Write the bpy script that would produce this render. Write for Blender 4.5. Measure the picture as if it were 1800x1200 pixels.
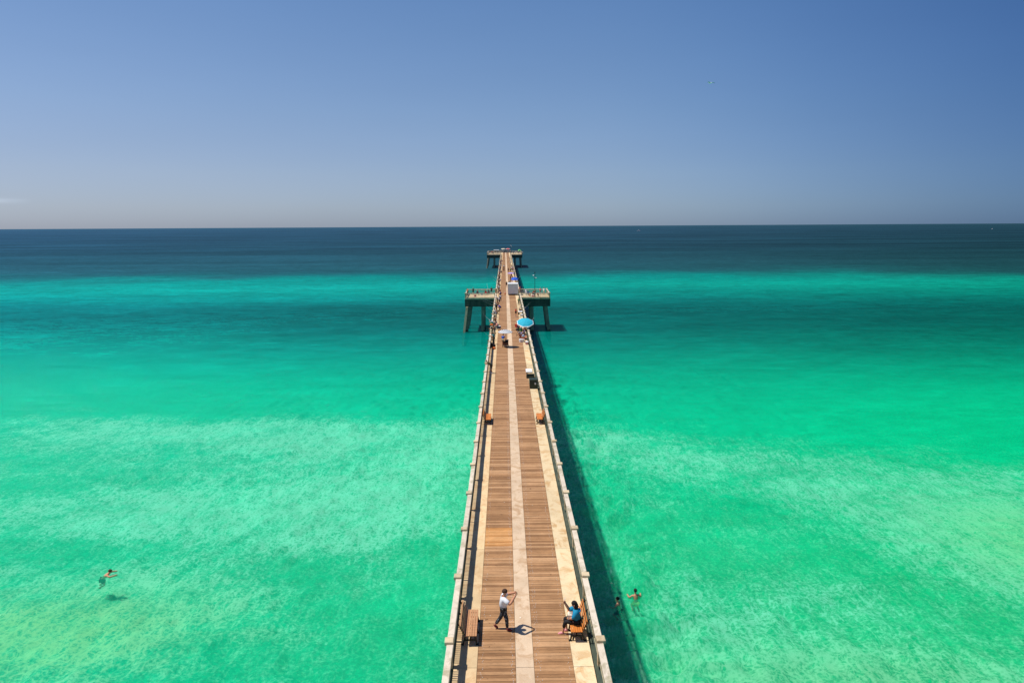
import bpy, bmesh, math, random
import numpy as np
from mathutils import Vector, Matrix
random.seed(7)
for o in list(bpy.data.objects): bpy.data.objects.remove(o)
S = bpy.context.scene
COL = S.collection

# ------------------------------------------------------------------ camera
ZD = 8.0                       # deck level above the water
PITCH, YAW, ROLL = 0.16328, 0.00967, -0.00570
cam = bpy.data.cameras.new('camera'); co = bpy.data.objects.new('camera', cam); COL.objects.link(co)
cam.sensor_width = 36.0; cam.lens = 1230.0/1800.0*36.0
cam.clip_start = 0.5; cam.clip_end = 200000
cp, sp, cy, sy = math.cos(PITCH), math.sin(PITCH), math.cos(YAW), math.sin(YAW)
fw = Vector((sy*cp, cy*cp, -sp)); rt = Vector((cy, -sy, 0)); up = rt.cross(fw)
r2 = rt*math.cos(ROLL)+up*math.sin(ROLL); u2 = up*math.cos(ROLL)-rt*math.sin(ROLL)
M = Matrix((r2, u2, -fw)).transposed().to_4x4(); M.translation = Vector((0, 0, ZD+16.5))
co.matrix_world = M
S.camera = co

# ------------------------------------------------------------------ world, sun, exposure
SUN_EL = 66.0
W = bpy.data.worlds.new('World'); S.world = W; W.use_nodes = True
wn = W.node_tree; wn.nodes.clear()
sky = wn.nodes.new('ShaderNodeTexSky'); sky.sky_type = 'NISHITA'; sky.sun_disc = False
sky.sun_elevation = math.radians(SUN_EL); sky.sun_rotation = math.radians(270)
sky.altitude = 0; sky.air_density = 1.0; sky.dust_density = 0.3; sky.ozone_density = 3.0
bg = wn.nodes.new('ShaderNodeBackground'); bg.inputs['Strength'].default_value = 0.10
wo = wn.nodes.new('ShaderNodeOutputWorld')
# tint laid over the sky: bluer low haze, sky deepening away from the sun's side
tc_ = wn.nodes.new('ShaderNodeTexCoord'); sp_ = wn.nodes.new('ShaderNodeSeparateXYZ'); wn.links.new(tc_.outputs['Generated'], sp_.inputs[0])
def wramp(src, lo, hi, stops):
    mr = wn.nodes.new('ShaderNodeMapRange'); mr.inputs[1].default_value = lo; mr.inputs[2].default_value = hi; wn.links.new(src, mr.inputs[0])
    r = wn.nodes.new('ShaderNodeValToRGB'); wn.links.new(mr.outputs[0], r.inputs[0]); cr = r.color_ramp; cr.interpolation = 'B_SPLINE'
    while len(cr.elements) < len(stops): cr.elements.new(0.5)
    for e, (p, c) in zip(cr.elements, stops): e.position = p; e.color = (*[v/1.3 for v in c], 1)
    return r.outputs[0]
def wmul(a, b):
    m = wn.nodes.new('ShaderNodeVectorMath'); m.operation = 'MULTIPLY'; wn.links.new(a, m.inputs[0]); wn.links.new(b, m.inputs[1]); return m.outputs[0]
tz = wramp(sp_.outputs[2], 0.0, 0.5, [(0, (.47, .62, 1.04)), (.05, (.54, .66, 1.0)), (.14, (.66, .71, .94)), (.3, (.75, .80, .94)), (.6, (.74, .91, 1.08)), (1, (.46, .68, .96))])  # dimmed towards the unseen zenith to deepen the shadows
tx = wramp(sp_.outputs[0], -0.7, 0.7, [(0, (1.22, 1.08, 1.02)), (.3, (1.10, 1.03, 1.0)), (.6, (1.0, 1.0, 1.0)), (.78, (.68, .79, .90)), (1, (.20, .36, .56))])
v_ = wmul(wmul(sky.outputs[0], tz), tx)
vs_ = wn.nodes.new('ShaderNodeVectorMath'); vs_.operation = 'SCALE'; vs_.inputs['Scale'].default_value = 1.69; wn.links.new(v_, vs_.inputs[0])
# a faint wisp of cloud low on the left and slightly uneven haze
def wm(op, a, b=None, clamp=False):
    m = wn.nodes.new('ShaderNodeMath'); m.operation = op; m.use_clamp = clamp
    for i, v in enumerate((a, b)):
        if v is None: continue
        if isinstance(v, (int, float)): m.inputs[i].default_value = v
        else: wn.links.new(v, m.inputs[i])
    return m.outputs[0]
mp = wn.nodes.new('ShaderNodeMapping'); mp.inputs['Scale'].default_value = (22, 22, 240); wn.links.new(tc_.outputs['Generated'], mp.inputs[0])
cn_ = wn.nodes.new('ShaderNodeTexNoise'); cn_.inputs['Scale'].default_value = 1.0; cn_.inputs['Detail'].default_value = 4; wn.links.new(mp.outputs[0], cn_.inputs[0])
dz_ = wm('DIVIDE', wm('SUBTRACT', sp_.outputs[2], 0.0318), 0.0026)
wisp = wm('MULTIPLY', wm('POWER', 2.718, wm('MULTIPLY', wm('MULTIPLY', dz_, dz_), -1.0)), wm('MULTIPLY', wm('SUBTRACT', -0.548, sp_.outputs[0]), 30.0, True))
wisp = wm('MULTIPLY', wisp, wm('MULTIPLY', cn_.outputs[0], 0.5))
mp2 = wn.nodes.new('ShaderNodeMapping'); mp2.inputs['Scale'].default_value = (2.5, 2.5, 14); wn.links.new(tc_.outputs['Generated'], mp2.inputs[0])
hn_ = wn.nodes.new('ShaderNodeTexNoise'); hn_.inputs['Scale'].default_value = 1.0; hn_.inputs['Detail'].default_value = 4; wn.links.new(mp2.outputs[0], hn_.inputs[0])
fac = wm('ADD', wm('ADD', wisp, 0.965), wm('MULTIPLY', hn_.outputs[0], 0.07))
wn.links.new(fac, vs_.inputs['Scale'])
v2_ = wn.nodes.new('ShaderNodeVectorMath'); v2_.operation = 'SCALE'; v2_.inputs['Scale'].default_value = 1.69; wn.links.new(vs_.outputs[0], v2_.inputs[0])
wn.links.new(v2_.outputs[0], bg.inputs[0]); wn.links.new(bg.outputs[0], wo.inputs[0])
sl = bpy.data.lights.new('sun', 'SUN'); sl.energy = 5.0; sl.angle = math.radians(0.9); sl.color = (1.0, 0.95, 0.86)
so = bpy.data.objects.new('sun', sl); COL.objects.link(so)
th = math.radians(90-SUN_EL)
so.rotation_euler = Vector((math.sin(th), -0.02, -math.cos(th))).to_track_quat('-Z', 'Y').to_euler()
so.location = (-40, 0, 90)
S.view_settings.view_transform = 'Standard'; S.view_settings.look = 'None'
S.view_settings.exposure = 0.0; S.view_settings.gamma = 1.0; S.view_settings.use_curve_mapping = False

# ------------------------------------------------------------------ helpers
def lin(r, g, b):
    f = lambda c: (c/255/12.92 if c/255 <= 0.04045 else ((c/255+0.055)/1.055)**2.4)
    return (f(r), f(g), f(b), 1)

class NT:
    def __init__(s, name):
        s.m = bpy.data.materials.new(name); s.m.use_nodes = True; s.t = s.m.node_tree; s.t.nodes.clear()
        s.out = s.t.nodes.new('ShaderNodeOutputMaterial')
    def n(s, typ, **kw):
        nd = s.t.nodes.new(typ)
        for k, v in kw.items():
            if k.startswith('i_'):
                key = k[2:]; key = int(key) if key.isdigit() else key.replace('_', ' ')
                nd.inputs[key].default_value = v
            else: setattr(nd, k, v)
        return nd
    def l(s, a, b): s.t.links.new(a, b)
    def math(s, op, a, b=None, c=None, clamp=False):
        nd = s.t.nodes.new('ShaderNodeMath'); nd.operation = op; nd.use_clamp = clamp
        for i, v in enumerate((a, b, c)):
            if v is None: continue
            if isinstance(v, (int, float)): nd.inputs[i].default_value = v
            else: s.l(v, nd.inputs[i])
        return nd.outputs[0]
    def mix(s, f, a, b, blend='MIX'):
        nd = s.t.nodes.new('ShaderNodeMix'); nd.data_type = 'RGBA'; nd.blend_type = blend
        for i, v in ((0, f), (6, a), (7, b)):
            if isinstance(v, (int, float, tuple)): nd.inputs[i].default_value = v
            else: s.l(v, nd.inputs[i])
        return nd.outputs[2]
    def ramp(s, f, stops, interp='LINEAR'):
        nd = s.t.nodes.new('ShaderNodeValToRGB'); s.l(f, nd.inputs[0]); cr = nd.color_ramp; cr.interpolation = interp
        while len(cr.elements) < len(stops): cr.elements.new(0.5)
        for e, (p, c) in zip(cr.elements, stops):
            e.position = p; e.color = c if isinstance(c, tuple) else (c, c, c, 1)
        return nd.outputs[0]
    def noise(s, vec, scale, detail=3, rough=0.55, dist=0.0):
        nd = s.n('ShaderNodeTexNoise'); nd.inputs['Scale'].default_value = scale
        nd.inputs['Detail'].default_value = detail; nd.inputs['Roughness'].default_value = rough
        nd.inputs['Distortion'].default_value = dist
        if vec is not None: s.l(vec, nd.inputs['Vector'])
        return nd.outputs[0]
    def mapping(s, vec, scale=(1, 1, 1), rot=(0, 0, 0), loc=(0, 0, 0)):
        nd = s.n('ShaderNodeMapping'); nd.inputs['Scale'].default_value = scale
        nd.inputs['Rotation'].default_value = rot; nd.inputs['Location'].default_value = loc
        s.l(vec, nd.inputs['Vector']); return nd.outputs[0]
    def bump(s, h, strength, dist=0.02):
        nd = s.n('ShaderNodeBump'); nd.inputs['Strength'].default_value = strength; nd.inputs['Distance'].default_value = dist
        s.l(h, nd.inputs['Height']); return nd.outputs[0]
    def finish(s, col, rough=0.7, normal=None, metal=0.0, spec=0.3):
        b = s.n('ShaderNodeBsdfPrincipled')
        if isinstance(col, tuple): b.inputs['Base Color'].default_value = col
        else: s.l(col, b.inputs['Base Color'])
        if isinstance(rough, (int, float)): b.inputs['Roughness'].default_value = rough
        else: s.l(rough, b.inputs['Roughness'])
        b.inputs['Metallic'].default_value = metal; b.inputs['Specular IOR Level'].default_value = spec
        if normal is not None: s.l(normal, b.inputs['Normal'])
        s.l(b.outputs[0], s.out.inputs[0]); return s.m

def simple(name, rgb, rough=0.7, var=0.12, scale=6.0, metal=0.0, bump=0.15, spec=0.3):
    """plain stuff with blotchy tone variation"""
    t = NT(name); g = t.n('ShaderNodeNewGeometry'); nz = t.noise(g.outputs['Position'], scale, 4)
    f = t.ramp(nz, [(0.3, 1-var), (0.7, 1+var*0.5)])
    c = t.mix(1.0, lin(*rgb), f, 'MULTIPLY')
    return t.finish(c, rough, t.bump(nz, bump), metal, spec)

def pos(t): return t.n('ShaderNodeNewGeometry').outputs['Position']

# concrete of the deck strips: sunbleached cream with rusty brown stains
def mat_concrete(name, base, stain, amount):
    t = NT(name); p = pos(t)
    n1 = t.noise(p, 0.55, 6, 0.65); n2 = t.noise(t.mapping(p, (1, 0.8, 1), loc=(7, 3, 0)), 1.6, 6, 0.7, 0.6); n3 = t.noise(p, 22, 3)
    s = t.ramp(n2, [(0.47, 0.0), (0.60, amount)])
    s2 = t.math('MULTIPLY', s, t.ramp(n1, [(0.36, 0.25), (0.58, 1.0)]))
    c = t.mix(s2, lin(*base), lin(*stain))
    c = t.mix(1.0, c, t.ramp(n1, [(0.3, 0.86), (0.7, 1.06)]), 'MULTIPLY')
    c = t.mix(1.0, c, t.ramp(n3, [(0.3, 0.9), (0.7, 1.06)]), 'MULTIPLY')
    oi = t.n('ShaderNodeObjectInfo')
    c = t.mix(1.0, c, t.ramp(oi.outputs['Random'], [(0, 0.84), (1, 1.05)]), 'MULTIPLY')
    return t.finish(c, 0.85, t.bump(n3, 0.25), spec=0.2)
M_SIDE = mat_concrete('concrete_side', (222, 200, 162), (188, 142, 88), 0.75)
M_SIDEL = mat_concrete('concrete_side_tan', (218, 190, 148), (184, 138, 92), 0.6)
M_MID = mat_concrete('concrete_centre', (214, 188, 158), (172, 132, 92), 0.7)
M_POST = mat_concrete('concrete_post', (212, 192, 158), (160, 128, 88), 0.75)
M_CAP = mat_concrete('concrete_cap', (218, 204, 184), (160, 150, 118), 0.85)

def mat_old_concrete(nm, ca, cb):
    t = NT(nm); p = pos(t)
    n = t.noise(t.mapping(p, (1, 1, 0.25)), 1.2, 6, 0.7); n2 = t.noise(t.mapping(p, (0.3, 0.3, 3)), 1.5, 4)
    c = t.mix(t.ramp(n, [(0.35, 0.0), (0.7, 1.0)]), lin(*ca), lin(*cb))
    c = t.mix(1.0, c, t.ramp(n2, [(0.35, 0.75), (0.65, 1.05)]), 'MULTIPLY')
    z = t.n('ShaderNodeSeparateXYZ'); t.l(p, z.inputs[0])
    tide = t.ramp(t.math('ADD', z.outputs[2], t.math('MULTIPLY', n, 1.2)), [(0.0, 1.0), (0.85, 0.9), (1.0, 0.0)])
    c = t.mix(tide, c, lin(34, 42, 34))
    return t.finish(c, 0.9, t.bump(n, 0.5, 0.05), spec=0.2)
M_OLD = mat_old_concrete('weathered_concrete', (58, 70, 62), (92, 98, 84)); M_PILE = mat_old_concrete('pile_concrete', (104, 110, 98), (150, 148, 128))

def mat_wood(name, c0, c1, c2, pitch=0.19, y0=0.0):
    t = NT(name); p = pos(t); z = t.n('ShaderNodeSeparateXYZ'); t.l(p, z.inputs[0])
    row = t.math('FLOOR', t.math('DIVIDE', t.math('SUBTRACT', z.outputs[1], y0), pitch))
    side = t.math('GREATER_THAN', z.outputs[0], 0.66)
    cb = t.n('ShaderNodeCombineXYZ'); t.l(row, cb.inputs[0]); t.l(side, cb.inputs[1])
    wn_ = t.n('ShaderNodeTexWhiteNoise', noise_dimensions='2D'); t.l(cb.outputs[0], wn_.inputs[0])
    # batches of boards laid together share a tone
    batch = t.noise(t.mapping(cb.outputs[0], (0.16, 3.7, 1)), 1.0, 2)
    v = t.math('ADD', t.math('MULTIPLY', wn_.outputs[0], 0.80), t.math('MULTIPLY', batch, 0.24))
    c = t.ramp(v, [(0.15, c0), (0.55, c1), (0.95, c2)])
    off = t.n('ShaderNodeCombineXYZ'); t.l(t.math('MULTIPLY', row, 3.31), off.inputs[2])
    va = t.n('ShaderNodeVectorMath', operation='ADD'); t.l(p, va.inputs[0]); t.l(off.outputs[0], va.inputs[1])
    g = t.noise(t.mapping(va.outputs[0], (2.0, 34, 1)), 1.0, 6, 0.72, 0.3)
    c = t.mix(1.0, c, t.ramp(g, [(0.30, 0.58), (0.5, 0.98), (0.70, 1.18)]), 'MULTIPLY')
    st = t.noise(t.mapping(p, (1.1, 0.8, 1)), 0.8, 5, 0.7)
    c = t.mix(1.0, c, t.ramp(st, [(0.3, 0.8), (0.6, 1.05)]), 'MULTIPLY')
    kn = t.noise(va.outputs[0], 5.0, 2, 0.5)
    c = t.mix(t.ramp(kn, [(0.70, 0.0), (0.76, 0.7)]), c, lin(84, 56, 36))
    return t.finish(c, 0.75, t.bump(g, 0.3), spec=0.25)
M_WOOD = mat_wood('weathered_board', lin(140, 102, 68), lin(166, 124, 85), lin(190, 148, 108))
M_WOODN = mat_wood('fresh_board', lin(182, 126, 72), lin(200, 144, 86), lin(212, 160, 106))
M_DARK = simple('dark_underside', (40, 40, 34), 0.9)
M_RAIL = simple('weathered_picket', (188, 178, 148), 0.8, 0.25, 3.0)
M_ZINC = simple('zinc_screw', (225, 222, 214), 0.4, 0.1, metal=0.3)
M_BLACKM = simple('black_iron', (22, 24, 24), 0.5, 0.2)
def mat_slat(name, rgb):
    t = NT(name); tc = t.n('ShaderNodeTexCoord'); oi = t.n('ShaderNodeObjectInfo')
    g = t.noise(t.mapping(tc.outputs['Object'], (28, 2.0, 28)), 1.0, 5, 0.6, 0.3)
    c = t.mix(1.0, lin(*rgb), t.ramp(g, [(0.3, 0.74), (0.7, 1.1)]), 'MULTIPLY')
    c = t.mix(1.0, c, t.ramp(oi.outputs['Random'], [(0, 0.88), (1, 1.08)]), 'MULTIPLY')
    return t.finish(c, 0.6, t.bump(g, 0.2), spec=0.3)
M_SLAT = mat_slat('orange_slat', (206, 122, 52))
M_SLATP = mat_slat('pale_slat', (188, 138, 98))

_mats = {}
PAL = dict(skin=(196, 140, 108), black=(28, 28, 30), white=(225, 225, 228), olive=(88, 92, 62), khaki=(170, 155, 115),
  teal=(60, 140, 145), blue=(40, 85, 175), navy=(30, 40, 80), beige=(205, 190, 160), paleblue=(165, 190, 215), grey=(135, 140, 142),
  tan=(190, 160, 125), brown=(100, 65, 45), pink=(225, 150, 150), violet=(70, 60, 190), maroon=(110, 30, 38), green=(40, 120, 70),
  red=(195, 55, 45), orange=(225, 115, 50), lilac=(165, 150, 215), yellow=(215, 205, 120), lime=(120, 220, 120), turquoise=(35, 170, 195),
  straw=(214, 196, 150), cyan=(60, 190, 205), hairdark=(24, 18, 16), hairbrown=(70, 45, 32), grey_light=(190, 192, 195), denim=(70, 90, 120))
def pm(name):
    if name not in _mats: _mats[name] = simple('cloth_'+name if name != 'skin' else 'skin', PAL[name], 0.75, 0.14, 9.0)
    return _mats[name]

def link(o, parent=None):
    COL.objects.link(o)
    if parent is not None: o.parent = parent
    return o
def tag(o, label=None, cat=None, group=None, kind=None):
    if label: o['label'] = label
    if cat: o['category'] = cat
    if group: o['group'] = group
    if kind: o['kind'] = kind
    return o
def empty(name, loc=(0, 0, 0), rz=0.0, parent=None):
    o = bpy.data.objects.new(name, None); o.empty_display_size = 0.2; o.location = loc; o.rotation_euler = (0, 0, rz)
    return link(o, parent)
def copy_tree(o, parent=None):
    c = o.copy(); link(c, parent)
    for ch in o.children: copy_tree(ch, c)
    return c

class MB:
    """collects shapes, then becomes one mesh"""
    def __init__(s): s.v = []; s.f = []; s.mi = []
    def add(s, vs, fs, mi=0):
        b = len(s.v); s.v += [tuple(v) for v in vs]; s.f += [tuple(b+i for i in f) for f in fs]; s.mi += [mi]*len(fs)
    def box(s, c, d, rot=None, taper=1.0, mi=0):
        x, y, z = d[0]/2, d[1]/2, d[2]/2; t = taper
        vs = [(-x, -y, -z), (x, -y, -z), (x, y, -z), (-x, y, -z), (-x*t, -y*t, z), (x*t, -y*t, z), (x*t, y*t, z), (-x*t, y*t, z)]
        if rot is not None: vs = [rot @ Vector(v) for v in vs]
        vs = [(v[0]+c[0], v[1]+c[1], v[2]+c[2]) for v in vs]
        s.add(vs, [(0, 3, 2, 1), (4, 5, 6, 7), (0, 1, 5, 4), (1, 2, 6, 5), (2, 3, 7, 6), (3, 0, 4, 7)], mi); return s
    def bevbox(s, c, d, b, mi=0):
        """box with a chamfered top"""
        s.box((c[0], c[1], c[2]-b/2), (d[0], d[1], d[2]-b), mi=mi)
        s.box((c[0], c[1], c[2]+d[2]/2-b/2+0.0005), (d[0], d[1], b), taper=1-2*b/min(d[0], d[1]), mi=mi); return s
    def bar(s, p, q, r, n=8, r2=None, mi=0, caps=True):
        p, q = Vector(p), Vector(q); d = q-p; r2 = r if r2 is None else r2
        a = d.orthogonal().normalized(); b = d.cross(a).normalized()
        vs = []; fs = []
        for k in range(n):
            w = 2*math.pi*k/n; e = a*math.cos(w)+b*math.sin(w); vs += [p+e*r, q+e*r2]
        for k in range(n):
            j = (k+1) % n; fs.append((2*k, 2*j, 2*j+1, 2*k+1))
        if caps: fs += [tuple(2*k for k in range(n))[::-1], tuple(2*k+1 for k in range(n))]
        s.add(vs, fs, mi); return s
    def sq(s, p, q, wx, wy, wx2=None, wy2=None, mi=0):
        """square post between two points, section in world x, y"""
        wx2 = wx2 or wx; wy2 = wy2 or wy; vs = []
        for (c, a, b) in ((p, wx/2, wy/2), (q, wx2/2, wy2/2)):
            vs += [(c[0]-a, c[1]-b, c[2]), (c[0]+a, c[1]-b, c[2]), (c[0]+a, c[1]+b, c[2]), (c[0]-a, c[1]+b, c[2])]
        s.add(vs, [(0, 3, 2, 1), (4, 5, 6, 7), (0, 1, 5, 4), (1, 2, 6, 5), (2, 3, 7, 6), (3, 0, 4, 7)], mi); return s
    def ball(s, c, r, n=10, m=6, sc=(1, 1, 1), lo=-1.0, mi=0):
        vs = []; fs = []
        for i in range(m+1):
            ph = math.asin(max(-1, min(1, lo+(1-lo)*i/m))) if lo > -1 else -math.pi/2+math.pi*i/m
            for k in range(n):
                w = 2*math.pi*k/n
                vs.append((c[0]+r*sc[0]*math.cos(ph)*math.cos(w), c[1]+r*sc[1]*math.cos(ph)*math.sin(w), c[2]+r*sc[2]*math.sin(ph)))
        for i in range(m):
            for k in range(n):
                j = (k+1) % n; fs.append((i*n+k, i*n+j, (i+1)*n+j, (i+1)*n+k))
        s.add(vs, fs, mi); return s
    def mesh(s, name, mats, smooth=False):
        me = bpy.data.meshes.new(name); me.from_pydata(s.v, [], s.f)
        for m in (mats if isinstance(mats, (list, tuple)) else [mats]): me.materials.append(m)
        if any(s.mi): me.polygons.foreach_set('material_index', s.mi)
        if smooth: me.polygons.foreach_set('use_smooth', [True]*len(me.polygons))
        me.update(); return me
    def build(s, name, mats, parent=None, smooth=False, loc=(0, 0, 0), rz=0.0):
        o = bpy.data.objects.new(name, s.mesh(name, mats, smooth)); o.location = loc; o.rotation_euler = (0, 0, rz)
        return link(o, parent)
def inst(name, me, parent, loc, rz=0.0):
    o = bpy.data.objects.new(name, me); o.location = loc; o.rotation_euler = (0, 0, rz); return link(o, parent)

# ------------------------------------------------------------------ numpy noise for the sea bed and the water
_rs = np.random.RandomState(5); _T = _rs.rand(256, 256)
def vnoise(x, y):
    xi = np.floor(x).astype(int); yi = np.floor(y).astype(int); fx = x-xi; fy = y-yi
    fx = fx*fx*(3-2*fx); fy = fy*fy*(3-2*fy); g = lambda a, b: _T[a % 256, b % 256]
    return (g(xi, yi)*(1-fx)+g(xi+1, yi)*fx)*(1-fy)+(g(xi, yi+1)*(1-fx)+g(xi+1, yi+1)*fx)*fy
def fbm(x, y, o=4):
    r = 0; a = 1; t = 0
    for i in range(o): r = r+a*vnoise(x*2**i+17*i, y*2**i+31*i); t += a; a *= 0.5
    return r/t-0.5

def grid_mesh(name, xs, ys, zf):
    X, Y = np.meshgrid(xs, ys); Z = zf(X, Y); nx, ny = len(xs), len(ys)
    me = bpy.data.meshes.new(name)
    V = np.stack([X.ravel(), Y.ravel(), Z.ravel()], 1)
    i = np.arange(nx-1); j = np.arange(ny-1); I, J = np.meshgrid(i, j); a = (J*nx+I).ravel()
    F = np.stack([a, a+1, a+nx+1, a+nx], 1)
    me.vertices.add(len(V)); me.vertices.foreach_set('co', V.ravel())
    me.loops.add(F.size); me.loops.foreach_set('vertex_index', F.ravel().astype(np.int32))
    me.polygons.add(len(F)); me.polygons.foreach_set('loop_start', np.arange(0, F.size, 4).astype(np.int32))
    me.polygons.foreach_set('loop_total', np.full(len(F), 4, np.int32))
    me.polygons.foreach_set('use_smooth', np.ones(len(F), bool)); me.update(calc_edges=True)
    return me, X.ravel(), Y.ravel()
def axis(dense0, dense1, step, far, ratio=1.06, near=None):
    a = list(np.arange(dense0, dense1+step/2, step)); s = step
    while a[-1] < far: s *= ratio; a.append(a[-1]+s)
    if near is not None:
        s = step
        while a[0] > near: s *= ratio; a.insert(0, a[0]-s)
    return np.array(a)
# ------------------------------------------------------------------ water: a sea bed of sand under a clear green surface
def interp_cols(v, stops):
    p = np.array([s[0] for s in stops]); c = np.array([lin(*s[1])[:3] for s in stops])
    return np.stack([np.interp(v, p, c[:, k]) for k in range(3)], 1)
def gauss(X, Y, cx, cyy, sx, syy, rot=0.0):
    c, s = math.cos(rot), math.sin(rot); dx, dy = X-cx, Y-cyy
    u = dx*c+dy*s; v = -dx*s+dy*c
    return np.exp(-(u/sx)**2-(v/syy)**2)
def water_fields(X, Y):
    """colour of the water body and how pale the sand shows, by place"""
    D = np.maximum(Y, 8.0)
    w = fbm(X/90.0+3, Y/55.0, 4)*0.16+fbm(X/22.0, Y/18.0+9, 3)*0.06
    Dw = D*(1+w)
    L = np.clip((-X/D+0.05)/0.75, 0, 1); R = np.clip((X/D-0.1)/0.6, 0, 1)
    base = interp_cols(np.log10(Dw), [(math.log10(d), c) for d, c in WCOL])
    far = np.clip((D-360)/60, 0, 1)
    edge = 372+fbm(X/45.0, Y/70.0+4, 5)*130-34*np.clip(-X/200, 0, 1.5)-20*np.clip(X/200, 0, 1.2)
    deep = 1/(1+np.exp(-(D-edge)/(11.0+8*np.clip(fbm(X/70.0+8, Y/90.0, 2)*3+.5, 0, 1))))
    dc = interp_cols(np.log10(D), [(math.log10(d), c) for d, c in DCOL])
    st = fbm(X/160.0, Y/36.0+2, 4)*np.clip(D/800, 0.35, 1)
    dc = dc*(1+1.0*st[:, None])*(1+0.28*L-0.30*R)[:, None]
    c = base*(1-deep[:, None])+dc*deep[:, None]
    # mid field: darker troughs to the right, lighter bars to the left
    mid = np.exp(-((np.log10(D)-math.log10(185))/0.17)**2)
    c *= (1-0.30*mid*R+0.42*mid*L)[:, None]
    c[:, 2] *= (1+0.10*L-0.16*R)*1.0
    bars = gauss(X, Y, -70, 285, 90, 26)+gauss(X, Y, 60, 300, 110, 24)*0.7
    c *= (1+0.07*bars+0.30*fbm(X/60.0, Y/20.0+20, 4)*np.clip(D/160, 0.3, 1)*(1-deep))[:, None]
    c *= (1-0.20*gauss(X, Y, -34, 205, 46, 26)-0.16*gauss(X, Y, 40, 210, 40, 24))[:, None]
    # pale shallow places (more sand seen)
    p = 0.18+0*X
    p += 0.66*gauss(X, Y, -32, 90, 42, 6.0, -0.05)+0.35*gauss(X, Y, -14, 83, 16, 7)
    p += 0.62*gauss(X, Y, -24, 62, 24, 7.5, 0.10)+0.30*gauss(X, Y, -9, 66, 9, 12)
    p += 0.52*gauss(X, Y, -31, 43, 13, 6, 0.15)+0.42*gauss(X, Y, 16, 37, 12, 6)
    p += 0.75*gauss(X, Y, 46, 54, 15, 12, 0.3)+0.30*gauss(X, Y, 30, 68, 24, 7, -0.45)+0.12*gauss(X, Y, 12, 88, 12, 7, -0.6)
    p -= 0.16*gauss(X, Y, -11, 44, 10, 9)+0.40*gauss(X, Y, -42, 56, 22, 3.5, -0.06)+0.25*gauss(X, Y, -6, 58, 5, 9)
    p -= 0.26*gauss(X, Y, 22, 55, 20, 6, -0.5)+0.2*gauss(X, Y, 13, 70, 14, 6, -0.5)+0.3*gauss(X, Y, 40, 40, 12, 5, -0.5)
    edge2 = 99+X*np.where(X > 0, -0.42, 0.06)+fbm(X/14.0, Y/9.0, 4)*26
    p *= 1/(1+np.exp((D-edge2)/4.5))
    p += 0.35*fbm(X/11.0+5, Y/7.0, 4)*np.clip(p*3, 0, 1)
    yel = np.clip(gauss(X, Y, -31, 42, 14, 7)*1.1+gauss(X, Y, 20, 36, 16, 5)*0.6+gauss(X, Y, 48, 52, 12, 12), 0, 1)
    p = np.maximum(p, 0.13/(1+np.exp((D-edge2)/6.0)))
    return c, np.clip(p, 0, 1), yel, deep
WCOL = [(8, (6, 196, 138)), (34, (6, 196, 138)), (45, (0, 200, 142)), (60, (0, 202, 147)), (80, (0, 202, 152)), (100, (0, 200, 155)), (118, (0, 188, 151)),
        (140, (0, 160, 138)), (170, (0, 124, 116)), (200, (0, 108, 104)), (225, (0, 112, 108)), (255, (0, 128, 118)), (285, (2, 142, 128)), (330, (0, 132, 122)), (380, (0, 108, 106))]
DCOL = [(300, (26, 84, 91)), (480, (27, 72, 83)), (800, (26, 63, 78)), (1600, (28, 62, 80)), (4000, (32, 66, 86)), (60000, (40, 76, 95))]

def set_attrs(me, c, p, y, a):
    for nm, arr in (('body', c),):
        at = me.color_attributes.new(nm, 'FLOAT_COLOR', 'POINT'); d = np.ones((len(arr), 4), np.float32); d[:, :3] = arr; at.data.foreach_set('color', d.ravel())
    for nm, arr in (('pale', p), ('yellow', y), ('murk', a)):
        at = me.attributes.new(nm, 'FLOAT', 'POINT'); at.data.foreach_set('value', arr.astype(np.float32))

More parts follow.
